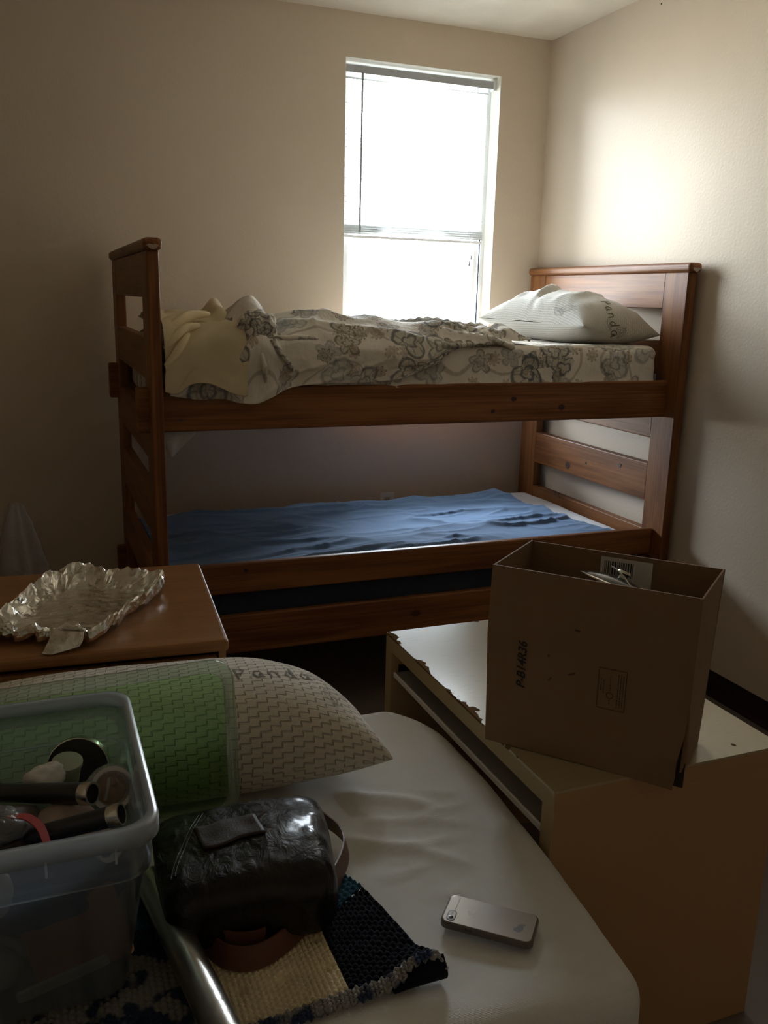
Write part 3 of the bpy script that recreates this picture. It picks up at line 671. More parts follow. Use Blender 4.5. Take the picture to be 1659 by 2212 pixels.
# lower bunk
lm = thing('mattress', 'lower bunk mattress under a white sheet and a blue cover', 'mattress', (0, 0, 0))
rbox('white_fitted_sheet', (-1.99, -1.098, .41), (-.075, -.146, .535), .035, M['white_cloth'], lm, .02, lambda P, N: P+N*((fbm(P[:, 0]*5, P[:, 1]*6, 2)-.5)*.012)[:, None])
nx, ny = 190, 120
u = np.linspace(0, 1, nx)[:, None]*np.ones((1, ny)); v = np.linspace(0, 1, ny)[None, :]*np.ones((nx, 1))
X = -2.000+u*1.80; right = -.200+.10*np.clip((.35-v)/.35, 0, 1)*1.0-.12*np.clip((v-.55)/.45, 0, 1)
X = -2.000+u*(right+2.000); Y = -1.094+v*.945
Z = .548+.012*(fbm(X*4, Y*5, 3)-.5)+.016*ridge(X*2.2+Y*4.5, Y*9-X*1.8, 4, 5)+.006*ridge(X*5+Y*6, Y*16-X*3, 6, 4)
Z += -.030*np.clip((v-.90)/.1, 0, 1)**2 + .028*np.exp(-((X+.33)**2/.010+(Y+.30)**2/.016))-.012*np.exp(-((X+1.95)/.1)**2)
Z += .016*np.exp(-((Y+.98+.05*np.sin(X*3))/.022)**2)*np.clip((X+1.7)/.3, 0, 1)*np.clip((-.9-X)/.3, 0, 1)
Z = np.maximum(Z, .541-.03*np.clip((v-.9)/.1, 0, 1))
Z = np.where(u > .985, .538, Z)
bs = cloth('blue_sheet', np.stack([X, Y, Z], -1), M['blue'], thick=.003, flip=False); tag(bs, 'creased blue sheet spread over the lower bunk mattress', 'bed sheet')
G = np.array([[(x, -1.100+.004*math.sin(x*23), .500), (x, -1.114+.004*math.sin(x*17), .485), (x, -1.116+.005*math.sin(x*21), .42), (x, -1.112, .39)] for x in np.linspace(-1.98, -.12, 60)])
G = np.swapaxes(spline(np.swapaxes(G, 0, 1), 5), 0, 1)
cloth('side_drop', G, M['navy_box'], bs, thick=.002)

# ------------------------------------------------------------------ nearer bed with the white fitted sheet
fb = thing('mattress', 'nearest bed mattress in a white fitted sheet, with the phone on it', 'mattress', (0, 0, 0))
WRK = [((-1.88, -2.62), (-1.66, -2.72), .0045, .006), ((-1.90, -2.52), (-1.70, -2.66), .006, .016), ((-1.93, -2.66), (-1.72, -2.82), .005, .012), ((-1.80, -2.66), (-1.62, -2.64), .004, .006),
       ((-1.86, -2.72), (-1.70, -2.74), .004, .007), ((-1.76, -2.56), (-1.64, -2.62), .004, .010), ((-1.90, -2.80), (-1.78, -2.78), .0035, .006), ((-1.84, -2.87), (-1.74, -2.85), .003, .005), ((-1.66, -3.02), (-1.78, -3.08), .003, .008)]
def wr_fg(P, N):
    P = P.copy(); x, y = P[:, 0], P[:, 1]; top = np.clip(N[:, 2], 0, 1)
    side = N[:, 0] > .3
    k = np.clip((x+2.1)/.5, 0, 1)
    P[:, 0] -= k*(.012+.055*np.clip((-y-2.55)/.6, 0, 1)**1.6)                          # edge creeps in towards the foot
    P[:, 0] -= np.clip((x+1.75)/.2, 0, 1)*.13*np.clip((y+2.40)/.2, 0, 1)**2             # rounded far corner
    z = (fbm(x*5, y*5, 3)-.5)*.010
    for (a, b), (c, d), h, s in WRK:
        L = math.hypot(c-a, d-b); ux, uy = (c-a)/L, (d-b)/L; t = (x-a)*ux+(y-b)*uy; q = (x-a)*-uy+(y-b)*ux+.006*np.sin(t*30)
        z = z+h*np.exp(-(q/s)**2)*np.clip(t/.05, 0, 1)*np.clip((L-t)/.05, 0, 1)
    z = z-.010*np.exp(-((x+1.80)**2+(y+2.86)**2)/.05)*.5
    P[:, 2] += z*top*1.6
    sd = 1-top; P += N*(sd*(.006*np.sin(P[:, 2]*60+y*3)*0+.010*(fbm(x*7+y*7, P[:, 2]*4, 9)-.5)))[:, None]
    return P
rbox('fitted_sheet', (-3.30, -3.155, .30), (-1.553, -2.205, .542), .045, M['sheet'], fb, .011, wr_fg)
fr = thing('bed_base', 'low upholstered base carrying the nearest mattress', 'bed base', (0, 0, 0))
rbox('base_box', (-3.29, -3.14, .10), (-1.68, -2.23, .298), .02, M['boxspring'], fr, .05)
for x in (-3.22, -1.78):
    for y in (-3.06, -2.31): cyl('leg', (x, y, 0), (x, y, .102), .02, .024, M['metal_dark'], fr, 12)

# ------------------------------------------------------------------ desk
dk = thing('desk', 'cream topped open front desk beside the nearest bed, edges chipped', 'desk', (0, 0, 0))
DX0, DX1, DY0, DY1, DH = -1.566, -1.040, -2.796, -1.983, .63
# the sheet presses against the desk so the carcass starts just right of it
V = []; F = []
n = 90; ys = np.linspace(DY0, DY1, n)
rc = lambda y: .004*max(0, float(vn(y*60, 1.0, 2))-.55)*(1 if -2.62 < y < -2.2 else .15)
bm = bmesh.new()
topv = [bm.verts.new((DX0+rc(y), y, DH)) for y in ys]; lowv = [bm.verts.new((DX0, y, DH-.005)) for y in ys]
tr = [bm.verts.new((DX1, y, DH)) for y in (ys[-1], ys[0])]
bm.faces.new(topv+tr)
for i in range(n-1): bm.faces.new((lowv[i], lowv[i+1], topv[i+1], topv[i]))
lr = [bm.verts.new((DX1, y, DH-.005)) for y in (ys[-1], ys[0])]
bm.faces.new((topv[-1], lowv[-1], lr[0], tr[0])); bm.faces.new((tr[0], lr[0], lr[1], tr[1])); bm.faces.new((lowv[0], topv[0], tr[1], lr[1])); bm.faces.new(lowv[::-1]+lr[::-1])
bmesh.ops.recalc_face_normals(bm, faces=bm.faces)
bmobj('desk_top', bm, M['desktop'], dk)
box('top_board', (DX0+.002, DY0, DH-.040), (DX1, DY1, DH-.005), M['tan'], dk, .001)
box('edge_band', (DX0, DY0, DH-.040), (DX0+.002, DY1, DH-.005), M['band'], dk, 0)
for y0, y1 in ((DY0, DY0+.037), (DY1-.037, DY1)):
    box('side_panel', (DX0+.002, y0, 0), (DX1, y1, DH-.040), M['tan'], dk, .001)
    box('edge_band', (DX0, y0, 0), (DX0+.002, y1, DH-.040), M['band'], dk, 0)
box('back_panel', (DX1-.02, DY0+.037, .12), (DX1, DY1-.037, DH-.040), M['tan'], dk, .001)
tr_ = box('keyboard_tray', (DX0+.008, DY0+.045, .524), (DX0+.34, DY1-.045, .535), M['tray_grey'], dk, .001)
box('tray_edge', (DX0+.004, DY0+.045, .522), (DX0+.010, DY1-.045, .537), M['tray_edge'], tr_, .002)
for y in (DY0+.037, DY1-.045): box('tray_runner', (DX0+.02, y, .528), (DX0+.36, y+.008, .552), M['metal_dark'], dk, .001)

# ------------------------------------------------------------------ cardboard box on the desk
a0 = Vector((-1.5965, -2.581, 0)); a1 = Vector((-1.3475, -2.8655, 0)); ux = (a1-a0).normalized(); W = (a1-a0).length; uy = Vector((-ux.y, ux.x, 0)); D = .205
BH = .360
cb = thing('cardboard_box', 'open brown cardboard box standing on the cream desk', 'box', (a0.x, a0.y, DH+.002), math.atan2(ux.y, ux.x))
W -= 0
def wavy(y): return 0
# front panel: lower right corner torn away from the side
V = [(0.004, 0, 0), (W*.55, 0, 0), (W-.014, -.004, -.004), (W-.012, -.004, .05), (W-.003, -.001, .105), (W, 0, .16), (W+.002, 0, BH), (W*.45, .002, BH-.001), (0, 0, BH), (-.003, 0, BH*.62), (.002, -.002, .10)]
def panel(name, V, t, mat=M['card']):
    n = len(V); nrm = (Vector(V[1])-Vector(V[0])).cross(Vector(V[-1])-Vector(V[0])).normalized()
    V2 = V+[tuple(Vector(v)-nrm*t) for v in V]
    return meshobj(name, V2, [tuple(range(n)), tuple(range(2*n-1, n-1, -1))]+[(i, i+n, (i+1) % n+n, (i+1) % n) for i in range(n)], mat, cb)
fp = panel('front_panel', V, .003)
tx = -.010
panel('back_panel', [(W+.0, D, 0), (0, D, 0), (.010, D, BH), (W+.012, D, BH)], .003)
panel('left_panel', [(.0005, D-.004, 0), (.003, .004, 0), (.000, .004, BH-.001), (.010, D-.004, BH+.002)], .003)
panel('right_panel', [(W-.003, .003, .030), (W-.002, D*.5, .0), (W, D-.004, 0), (W+.011, D-.004, BH), (W+.002, .004, BH), (W, .001, .16), (W+.006, -.001, .07)], .003)
panel('bottom_panel', [(.004, .004, .002), (W-.02, .004, .002), (W-.004, D-.004, .002), (.004, D-.004, .002)], -.003)
# dark backing sheet at the torn corner
M['card_scuff'] = plain('scuffed_cardboard', (.085, .05, .028), .8)
M['gap_dark'] = plain('painted_gap_shade', (.03, .022, .016), .9)
panel('gap_shade', [(W-.0145, .006, .0), (W+.002, .006, .0), (W+.003, .006, .10), (W-.004, .006, .12)], .001, M['gap_dark'])  # dark sheet painted as the shade inside the torn gap
def onfront(s2, off=-.0006): return [[(x, off, z) for x, z in s] for s in s2]
def text_mesh(name, txt, size, mat, parent, mtx, bold=0, shear=0):
    cu = bpy.data.curves.new(name, 'FONT'); cu.body = txt; cu.size = size; cu.shear = shear; cu.offset = bold; cu.resolution_u = 3
    tmp = bpy.data.objects.new(name, cu); COL.objects.link(tmp); dg = bpy.context.evaluated_depsgraph_get(); dg.update()
    me = bpy.data.meshes.new_from_object(tmp.evaluated_get(dg)); bpy.data.objects.remove(tmp)
    me.materials.clear(); me.materials.append(mat); me.transform(mtx)
    return link(bpy.data.objects.new(name, me), parent)
FR = Matrix(((1, 0, 0, 0), (0, 0, -1, -.0008), (0, 1, 0, 0), (0, 0, 0, 1)))      # text plane on to the front panel (x, z)
text_mesh('printed_code', 'P-B14R36', .0235, M['ink_black'], fp, FR @ Matrix.Translation((.077, .125, 0)) @ Matrix.Rotation(R(90), 4, 'Z') @ Matrix.Rotation(R(0), 4, 'Z'), .0006, .25)
def lines2(name, segs, wd, mat, parent, off=-.0008):
    V = []; F = []
    for (x0, z0), (x1, z1) in segs:
        dx, dz = x1-x0, z1-z0; L = math.hypot(dx, dz); nx_, nz_ = -dz/L*wd/2, dx/L*wd/2; b = len(V)
        V += [(x0+nx_, off, z0+nz_), (x0-nx_, off, z0-nz_), (x1-nx_, off, z1-nz_), (x1+nx_, off, z1+nz_)]; F.append((b, b+1, b+2, b+3))
    return meshobj(name, V, F, mat, parent)
sx, sz, sw_, sh = .216, .122, .050, .078
segs = [((sx, sz), (sx+sw_, sz)), ((sx+sw_, sz), (sx+sw_, sz+sh)), ((sx+sw_, sz+sh), (sx, sz+sh)), ((sx, sz+sh), (sx, sz))]
for k in range(20):
    a, b = 2*math.pi*k/20, 2*math.pi*(k+1)/20; segs.append(((sx+.022+.006*math.cos(a), sz+.027+.006*math.sin(a)), (sx+.022+.006*math.cos(b), sz+.027+.006*math.sin(b))))
rs = random.Random(5)
for xx, z0, z1 in ((.005, .035, .058), (.010, .030, .055), (.022, .010, .019), (.022, .036, .066), (.036, .006, .072), (.0405, .006, .072), (.045, .008, .070)):
    z = z0
    while z < z1:
        l = rs.uniform(.002, .006); segs.append(((sx+xx, sz+z), (sx+xx, sz+min(z+l, z1)))); z += l+.0012
lines2('box_stamp', segs, .0011, M['ink_black'], fp)
for q in [((.025, .112), (.036, .124)), ((.032, .118), (.038, .130)), ((.119, .20), (.121, .204)), ((.165, .262), (.176, .260)), ((.123, .152), (.128, .16)), ((.16, .172), (.172, .178))]: lines2('scuff_mark', [q], .0038, M['card_scuff'], fp)
# sticker on the inside of the back panel
STX, STZ = .156, .243
st = meshobj('barcode_sticker', [(STX, D-.0038, STZ), (STX+.102, D-.0038, STZ), (STX+.102, D-.0038, STZ+.108), (STX, D-.0038, STZ+.108)], [(0, 1, 2, 3)], M['paper'], cb)
V = []; F = []; x = STX+.008
while x < STX+.066:
    wv_ = rs.choice((.0012, .0012, .0022, .0034)); b = len(V)
    V += [(x, D-.0042, STZ+.070), (x+wv_, D-.0042, STZ+.070), (x+wv_, D-.0042, STZ+.100), (x, D-.0042, STZ+.100)]; F.append((b, b+1, b+2, b+3)); x += wv_+rs.choice((.001, .0018, .0026))
for zz, n_ in ((.062, 5), (.054, 4), (.046, 3)):
    x = STX+.008
    for k in range(n_):
        l = rs.uniform(.003, .007); b = len(V); V += [(x, D-.0042, STZ+zz), (x+l, D-.0042, STZ+zz), (x+l, D-.0042, STZ+zz+.005), (x, D-.0042, STZ+zz+.005)]; F.append((b, b+1, b+2, b+3)); x += l+.0015
meshobj('barcode', V, F, M['ink_black'], st)
lines2('sticker_crease', [((STX+.068, STZ+.10), (STX+.064, STZ+.02))], .002, M['vinyl'], st, D-.0042)
cbm = Matrix.Translation(cb.location) @ Matrix.Rotation(cb.rotation_euler.z, 4, 'Z')
# pot lid and cable inside the box
pt = thing('cooking_pot', 'pale pot with a dark glass lid and steel rim inside the cardboard box', 'pot'); pt.matrix_world = cbm @ Matrix.Translation((.200, .100, .004))
M['smoke'] = plain('smoked_glass', (.015, .02, .022), .12, var=.02)
cyl('pot_shell', (0, 0, 0), (0, 0, .235), 0, 0, M['paper'], pt, 40, prof=[(0, .062), (.05, .070), (.95, .078), (1, .080)])
plid = bpy.data.objects.new('pot_lid', None); link(plid, pt); plid.matrix_local = Matrix.Translation((.012, .018, .313)) @ Matrix.Rotation(R(-20), 4, 'X') @ Matrix.Rotation(R(14), 4, 'Y')
cyl('lid_glass', (0, 0, 0), (0, 0, .02), 0, 0, M['smoke'], plid, 40, prof=[(0, .074), (.35, .066), (.8, .04), (1, .016)])
cyl('steel_rim', (0, 0, -.003), (0, 0, .003), 0, 0, M['chrome'], plid, 40, prof=[(0, .0735), (.3, .077), (.7, .077), (1, .0735)])
cyl('knob', (0, 0, .018), (0, 0, .034), 0, 0, M['chrome'], plid, 20, prof=[(0, .009), (.4, .007), (.7, .015), (1, .012)])
sc0 = cyl('paper_disc', (-.03, -.045, .245), (-.03, -.043, .248), .045, .045, M['paper'], pt, 32)
wc = tube('white_cable', spline([(.195, .12, .357), (.215, .105, .352), (.238, .082, .338), (.252, .060, .322), (.260, .05, .28)], 8), .0016, M['paper']); wc.matrix_world = cbm
tag(wc, 'thin white cable lying over the pot lid in the box', 'cable')
bk = box('small_carton', (.0, .0, .0), (.055, .014, .075), M['paper'], None, .001); bk.matrix_world = cbm @ Matrix.Translation((.262, .060, .262)) @ Matrix.Rotation(R(38), 4, 'Y')
tag(bk, 'small pale carton beside the pot lid inside the cardboard box', 'carton')
sb = box('dark_print_bar', (.012, -.0006, .03), (.022, -.0002, .066), M['ink_black'], bk, 0)

# ------------------------------------------------------------------ dresser with foil
dr = thing('dresser', 'oak veneer dresser with rounded top edge at the left, before the bunk foot', 'dresser', (-2.0175, -2.183, 0), R(-3.8))
box('dresser_top', (-.86, 0, .712), (0, .592, .74), M['oak'], dr, .009, 3)
box('side_panel', (-.022, .012, 0), (-.006, .585, .712), M['oak'], dr, .001); box('side_panel', (-.854, .012, 0), (-.838, .585, .712), M['oak'], dr, .001)
box('back_panel', (-.838, .575, .02), (-.022, .583, .712), M['oak'], dr, 0)
box('plinth', (-.838, .03, 0), (-.022, .045, .06), M['oak'], dr, .001)
for k in range(3):
    z0 = .07+k*.213
    dw = box('drawer', (-.834, .006, z0), (-.026, .026, z0+.205), M['oak'], dr, .004, 2)
    for x in (-.62, -.24): cyl('knob', (x, .008, z0+.1), (x, -.012, z0+.1), 0, 0, M['chrome'], dw, 16, prof=[(0, .006), (.5, .006), (.7, .014), (1, .011)])
# foil tray: ring of points from floor to rim
rim = [(-2.108, -1.772), (-2.128, -1.868), (-2.19, -1.965), (-2.254, -2.063), (-2.305, -2.140), (-2.37, -2.105), (-2.43, -2.075), (-2.482, -2.055), (-2.545, -1.99), (-2.53, -1.95), (-2.482, -1.944), (-2.424, -1.810), (-2.369, -1.693), (-2.289, -1.655), (-2.245, -1.695), (-2.203, -1.728), (-2.155, -1.752)]
rimc = np.array(rim+[rim[0]]); rs_ = spline(rimc, 9)[:-1]; n = len(rs_); cen = np.array([-2.315, -1.895])
levels = [(0, .7425), (.25, .7430), (.5, .7432), (.70, .7436), (.80, .745), (.87, .757), (.93, .769), (.985, .779), (1.0, .782), (1.02, .778), (1.03, .766), (1.01, .756)]
V = []; F = []; rng = np.random.RandomState(4)
for li, (s_, z) in enumerate(levels):
    for k in range(n):
        p = cen+(rs_[k]-cen)*s_; jz = (fbm(p[0]*45, p[1]*45, 2)-.5)
        am = .034 if li >= 4 else .0012
        V.append((p[0]+jz*am*.8*(li > 3), p[1]+(float(vn(p[0]*50, p[1]*50, 9))-.5)*am*.8*(li > 3), max(.7412, z+jz*am*(1 if li > 3 else .3))))
for i in range(len(levels)-1):
    for k in range(n): F.append((i*n+k, i*n+(k+1) % n, (i+1)*n+(k+1) % n, (i+1)*n+k))
ft = meshobj('foil_tray', V, F, M['foil']); tag(ft, 'crumpled aluminium foil tray on the oak dresser top', 'foil tray')
ft.data.polygons.foreach_set('use_smooth', [False]*len(ft.data.polygons))
md = ft.modifiers.new('s', 'SOLIDIFY'); md.thickness = .0006; md.offset = 1
G = spline(np.array([[(-2.375, -2.100, .778), (-2.385, -2.125, .762), (-2.400, -2.150, .7445)], [(-2.35, -2.118, .778), (-2.358, -2.142, .762), (-2.378, -2.160, .7435)], [(-2.315, -2.140, .778), (-2.318, -2.150, .764), (-2.325, -2.155, .752)]]), 8)
G = np.swapaxes(spline(np.swapaxes(G, 0, 1), 8), 0, 1); G[..., 1] += (fbm(G[..., 0]*60, G[..., 2]*60, 1)-.5)*.008
cloth('foil_flap', G, M['foil'], ft, .0008)
# plastic bag behind the dresser
V = []; F = []; n = 40; lv = 16
for i in range(lv):
    t = i/(lv-1); z = .002+.885*t
    for k in range(n):
        a = 2*math.pi*k/n; r = (.17*(1-t)**.8+.018)*(1+.22*math.sin(3*a+2*t)+.10*math.sin(7*a+4*t))
        V.append((-2.47+.02*t+r*math.cos(a), -1.36+r*.8*math.sin(a), z))
for i in range(lv-1):
    for k in range(n): F.append((i*n+k, i*n+(k+1) % n, (i+1)*n+(k+1) % n, (i+1)*n+k))
F.append(tuple((lv-1)*n+k for k in range(n)))
tag(meshobj('plastic_bag', V, F, M['haze'], smooth=True), 'cloudy clear plastic bag peaked behind the dresser at the left', 'plastic bag')

# ------------------------------------------------------------------ pillow on the near bed
def wpf(g, k, u, v):
    g = g.copy(); g[..., 2] += (fbm(u*2, v*2, 3)-.5)*.014*(1-u**6)*(1-v**6)
    k_ = np.clip((u-.35)/.65, 0, 1)**1.6*np.clip((v+.3)/1.3, 0, 1)**1.5
    g[..., 0] -= .115*k_; g[..., 1] -= .020*k_
    g[..., 0] -= .012*np.clip((u-.8)/.2, 0, 1)*np.clip(-v, 0, 1)**8
    return g
fpw = thing('pillow', 'quilted beige pillow with stitched zigzag texture on the nearest bed behind the green lid', 'pillow')
Mx = Matrix.Translation((-2.232, -2.370, .622)) @ Matrix.Rotation(R(-4.5), 4, 'Z')
pf = pillow('pillow_cover', .94, .355, .285, M['quilt'], fpw, 110, .50, .10, wpf, Mx, .42)
decal('lettering', rot2(word('Panda', .044, .28), R(5)), .0042, pf, (-2.050, -2.432, .8), (1, 0, 0), (0, 1, 0), (0, 0, -1), M['ink'], fpw)
decal('leaf_print', leaf(-1.945+1.945, 0, .055, .012, -.2)+leaf(.03, -.035, .05, .012, -.9)+leaf(.045, .005, .045, .010, -.5)+leaf(.02, -.06, .05, .010, -1.3), .0016, pf, (-1.905, -2.385, .8), (1, 0, 0), (0, 1, 0), (0, 0, -1), M['ink_soft'], fpw)

# ------------------------------------------------------------------ green lid leaning on the pillow
gl = thing('green_plastic_cover', 'transparent green plastic lid with clear rim leaning on the quilted pillow', 'lid')
gl.matrix_world = Matrix.Translation((-2.362, -2.566, .553)) @ Matrix.Rotation(R(-1.0), 4, 'Y') @ Matrix.Rotation(R(-3.5), 4, 'X')
def rrect(w, h, r, n=8, x0=0, z0=0):
    out = []
    for cx_, cz_, a0_ in ((w/2-r, h-r, 0), (-w/2+r, h-r, 90), (-w/2+r, r, 180), (w/2-r, r, 270)):
        for k in range(n+1):
            a = R(a0_+90*k/n); out.append((cx_+r*math.cos(a)+x0, cz_+r*math.sin(a)+z0))
    return out
LW, LH = .565, .296
def shellrings(name, rings, mat, parent, close=True):
    n = len(rings[0]); V = [p for r in rings for p in r]; F = []
    for i in range(len(rings)-1):
        for k in range(n): F.append((i*n+k, i*n+(k+1) % n, (i+1)*n+(k+1) % n, (i+1)*n+k))
    if close: F.append(tuple((len(rings)-1)*n+k for k in range(n)))
    return meshobj(name, V, F, mat, parent, True)
o1 = rrect(LW, LH, .040); o2 = rrect(LW-.006, LH-.006, .037, z0=.003); o3 = rrect(LW-.040, LH-.040, .030, z0=.020); o4 = rrect(LW-.046, LH-.046, .028, z0=.023); o5 = rrect(LW-.09, LH-.09, .02, z0=.045); o6 = rrect(LW-.096, LH-.096, .02, z0=.048)
R3 = lambda o, y: [(x, y, z) for x, z in o]
o = shellrings('lid_rim', [R3(o1, .010), R3(o1, 0), R3(o2, -.002), R3(o3, -.002)], M['lid_clear'], gl, False); sd = o.modifiers.new('s', 'SOLIDIFY'); sd.thickness = .0022
o = shellrings('lid_panel', [R3(o3, -.002), R3(o4, .004), R3(o5, .004), R3(o6, .001)], M['lid_green'], gl, True)
sp = [f for f in o.data.polygons if len(f.vertices) > 8]
for f in sp: f.use_smooth = False
V = []; F = []
for k in range(9):
    z = LH-.06-k*.024
    b = len(V); V += [(LW/2-.034, -.0035, z), (LW/2-.024, -.0035, z-.014), (LW/2-.022, -.0035, z-.012), (LW/2-.032, -.0035, z+.002)]; F.append((b, b+1, b+2, b+3))
meshobj('rim_rib', V, F, M['lid_clear'], gl)

# ------------------------------------------------------------------ clear storage bin
sbn = thing('storage_bin', 'clear milky plastic storage bin full of kitchen things on the nearest bed', 'storage bin', (0, 0, 0))
def rr3(x0, x1, y0, y1, r, z, n=8):
    out = []
    for cx_, cy_, a0_ in ((x1-r, y1-r, 0), (x0+r, y1-r, 90), (x0+r, y0+r, 180), (x1-r, y0+r, 270)):
        for k in range(n+1):
            a = R(a0_+90*k/n); out.append((cx_+r*math.cos(a), cy_+r*math.sin(a), z))
    return out
bx = (-2.83, -2.268, -2.998, -2.580)
def br(e, z, r=.042): return rr3(bx[0]+e, bx[1]-e, bx[2]+e, bx[3]-e, r, z)
zb = .562
o = shellrings('bin_body', [br(.010, .818), br(.011, .764), br(.018, .760), br(.046, zb+.012, .035), br(.055, zb+.002, .03)], M['bin'], sbn, True)
sd = o.modifiers.new('s', 'SOLIDIFY'); sd.thickness = .0015; sd.offset = -1
for f in o.data.polygons:
    if len(f.vertices) > 8: f.use_smooth = False
o = shellrings('bin_rim', [br(.000, .814), br(0, .834), br(.002, .838), br(.012, .838), br(.0135, .830), br(.013, .818)], M['bin_rim'], sbn, False)
sd = o.modifiers.new('s', 'SOLIDIFY'); sd.thickness = .0018; sd.offset = -1
for x in (-2.325, -2.405, -2.485, -2.565, -2.645, -2.725): box('rim_rib', (x-.0015, bx[2]-.0006, .797), (x+.0015, bx[2]+.010, .818), M['bin_rim'], sbn, .0005)
for y in (-2.90, -2.78, -2.66): box('rim_rib', (bx[1]-.010, y-.0015, .803), (bx[1]+.0006, y+.0015, .818), M['bin_rim'], sbn, .0005)
V = [(bx[1]-.013, -2.90, .833), (bx[1]-.013, -2.80, .833), (bx[1]-.020, -2.80, .76), (bx[1]-.026, -2.85, .72), (bx[1]-.020, -2.90, .76)]
meshobj('handle_recess', V, [(0, 1, 2, 3, 4)], M['bin_rim'], sbn)
tube('ridge_line', br(.0135, .762)[:], .0016, M['bin_rim'], sbn, 6, True)

# contents of the bin
M['bluecloth'] = plain('blue_cloth', (.07, .12, .24), .8, bump=.004, bscale=30)
M['orangecard'] = plain('orange_brown_paper', (.50, .25, .11), .7)
M['pinkpaper'] = plain('pinkish_paper', (.42, .33, .26), .8, bump=.002, bscale=40)
M['dull'] = plain('grey_brown_fabric', (.10, .08, .065), .9, bump=.004, bscale=25)
M['red'] = plain('red_strip', (.35, .035, .03), .5)
M['rusty'] = plain('crusted_food', (.48, .27, .10), .6, var=.4, vscale=90, bump=.006, bscale=120)
M['darkdisc'] = plain('dark_nonstick', (.035, .034, .028), .35)
lump('folded_blue_cloth', (-2.40, -2.860, .690), (.100, .060, .060), M['bluecloth'], 'folded blue cloth seen through the front of the clear bin', 'cloth', 3, R(0), .12)
lump('brown_bundle', (-2.475, -2.80, .728), (.082, .070, .052), M['dull'], 'grey brown cloth bundle in the left of the clear bin', 'bundle', 5, 0, .18)
lump('beige_bag', (-2.380, -2.80, .720), (.060, .055, .045), M['pinkpaper'], 'pinkish beige paper bag in the middle of the clear bin', 'paper bag', 8, 0, .2)
box_ = box('paper_packet', (-.062, -.010, -.056), (.062, .010, .056), M['orangecard'], None, .004); box_.location = (-2.375, -2.905, .640); box_.rotation_euler = (R(-4), R(-13), 0)
tag(box_, 'orange brown paper packet low behind the front wall of the bin', 'packet')
lump('white_bottle', (-2.505, -2.885, .600), (.062, .035, .034), M['paper'], 'white rounded container in the lower left corner of the bin', 'container', 2, 0, .1)
o = lump('white_cup', (-2.468, -2.915, .735), (.022, .018, .036), M['paper'], 'small white crumpled cup at the left front of the bin', 'cup', 6)
o = box('white_spatula', (-.06, -.003, -.009), (.06, .003, .009), M['paper'], None, .003); o.location = (-2.395, -2.918, .588); o.rotation_euler = (0, R(-14), 0); tag(o, 'pale flat spatula near the bottom of the clear bin', 'spatula')
# metal disc lid on edge
dl = thing('round_tin_lid', 'dark round tin lid with bright rim standing at the back of the bin', 'lid'); dl.matrix_world = Matrix.Translation((-2.352, -2.610, .725)) @ Matrix.Rotation(R(76), 4, 'X') @ Matrix.Rotation(R(-14), 4, 'Y')
cyl('disc', (0, 0, 0), (0, 0, .010), 0, 0, M['darkdisc'], dl, 48, prof=[(0, .047), (.6, .048), (.601, .0455), (.62, .030), (.7, .0295), (.7, .014), (.6, .0135)])
cyl('bright_rim', (0, 0, -.006), (0, 0, .0105), 0, 0, M['chrome'], dl, 48, cap=False, prof=[(0, .0470), (0.02, .0492), (.97, .0492), (1, .0480), (.97, .0472)])
cyl('white_tub', (-2.372, -2.665, .735), (-2.370, -2.672, .772), 0, 0, plain('pale_green_tub', (.36, .40, .30), .5), None, 24, prof=[(0, .018), (.8, .021), (.82, .023), (.98, .023), (1, .021)])
tag(bpy.data.objects[-1] if False else COL.objects[-1], 'small pale green lidded tub before the dark tin lid', 'tub')
lump('white_cloth_lump', (-2.402, -2.695, .762), (.030, .025, .022), M['paper'], 'small white rag lying on the upper black pan handle', 'rag', 9, .3, .25)
def handle(name, a, b, label, r0=.013, r1=.0165):
    t_ = thing(name, label, 'pan handle'); a, b = Vector(a), Vector(b); t_.location = b; d = (b-a).normalized()
    cyl('grip', a-b, -d*.016, 0, 0, M['black'], t_, 24, prof=[(0, r0*.6), (.08, r0), (.6, r0*1.1), (1, r1*.93)])
    cyl('steel_collar', -d*.018, Vector((0, 0, 0)), 0, 0, M['chrome'], t_, 28, cap=False, prof=[(0, r1*.90), (.15, r1), (.9, r1), (1, r1*.97), (1.0, r1*.80), (.4, r1*.78)])
    cyl('hollow_shade', -d*.012, -d*.008, r1*.80, r1*.80, M['ink_black'], t_, 20)  # black disc standing in for the shade inside the open collar
    return t_
handle('pan_handle', (-2.495, -2.690, .752), (-2.341, -2.812, .790), 'upper black pan handle with steel collar end in the bin')
handle('pan_handle', (-2.430, -2.845, .760), (-2.309, -2.893, .800), 'lower black pan handle with steel collar near the bin front', .012, .0155)
# wrapped bowl
wbw = thing('food_cup', 'white cup of brown leftovers wrapped in cling film, in the bin corner', 'cup'); wbw.matrix_world = Matrix.Translation((-2.312, -2.735, .748)) @ Matrix.Rotation(R(58), 4, 'X') @ Matrix.Rotation(R(8), 4, 'Y')
cyl('cup_wall', (0, 0, -.045), (0, 0, .012), 0, 0, M['paper'], wbw, 36, cap=False, prof=[(0, .020), (.9, .030), (1, .032), (1.0, .0255), (.8, .0225)])
cyl('leftovers', (0, 0, -.004), (0, 0, .003), 0, 0, M['rusty'], wbw, 30, prof=[(0, .024), (.8, .023), (1, .012)])
tube('noodle', spline([(-.010, -.015, .004), (-.006, .002, .009), (-.002, .016, .005)], 6), .0022, M['paper'], wbw)
tube('noodle', spline([(.006, -.014, .004), (.010, .000, .008), (.007, .014, .004)], 6), .0022, M['rusty'], wbw)
lump('cling_film', (0, 0, -.012), (.037, .037, .034), M['wrap'], None, None, 4, 0, .10, wbw)
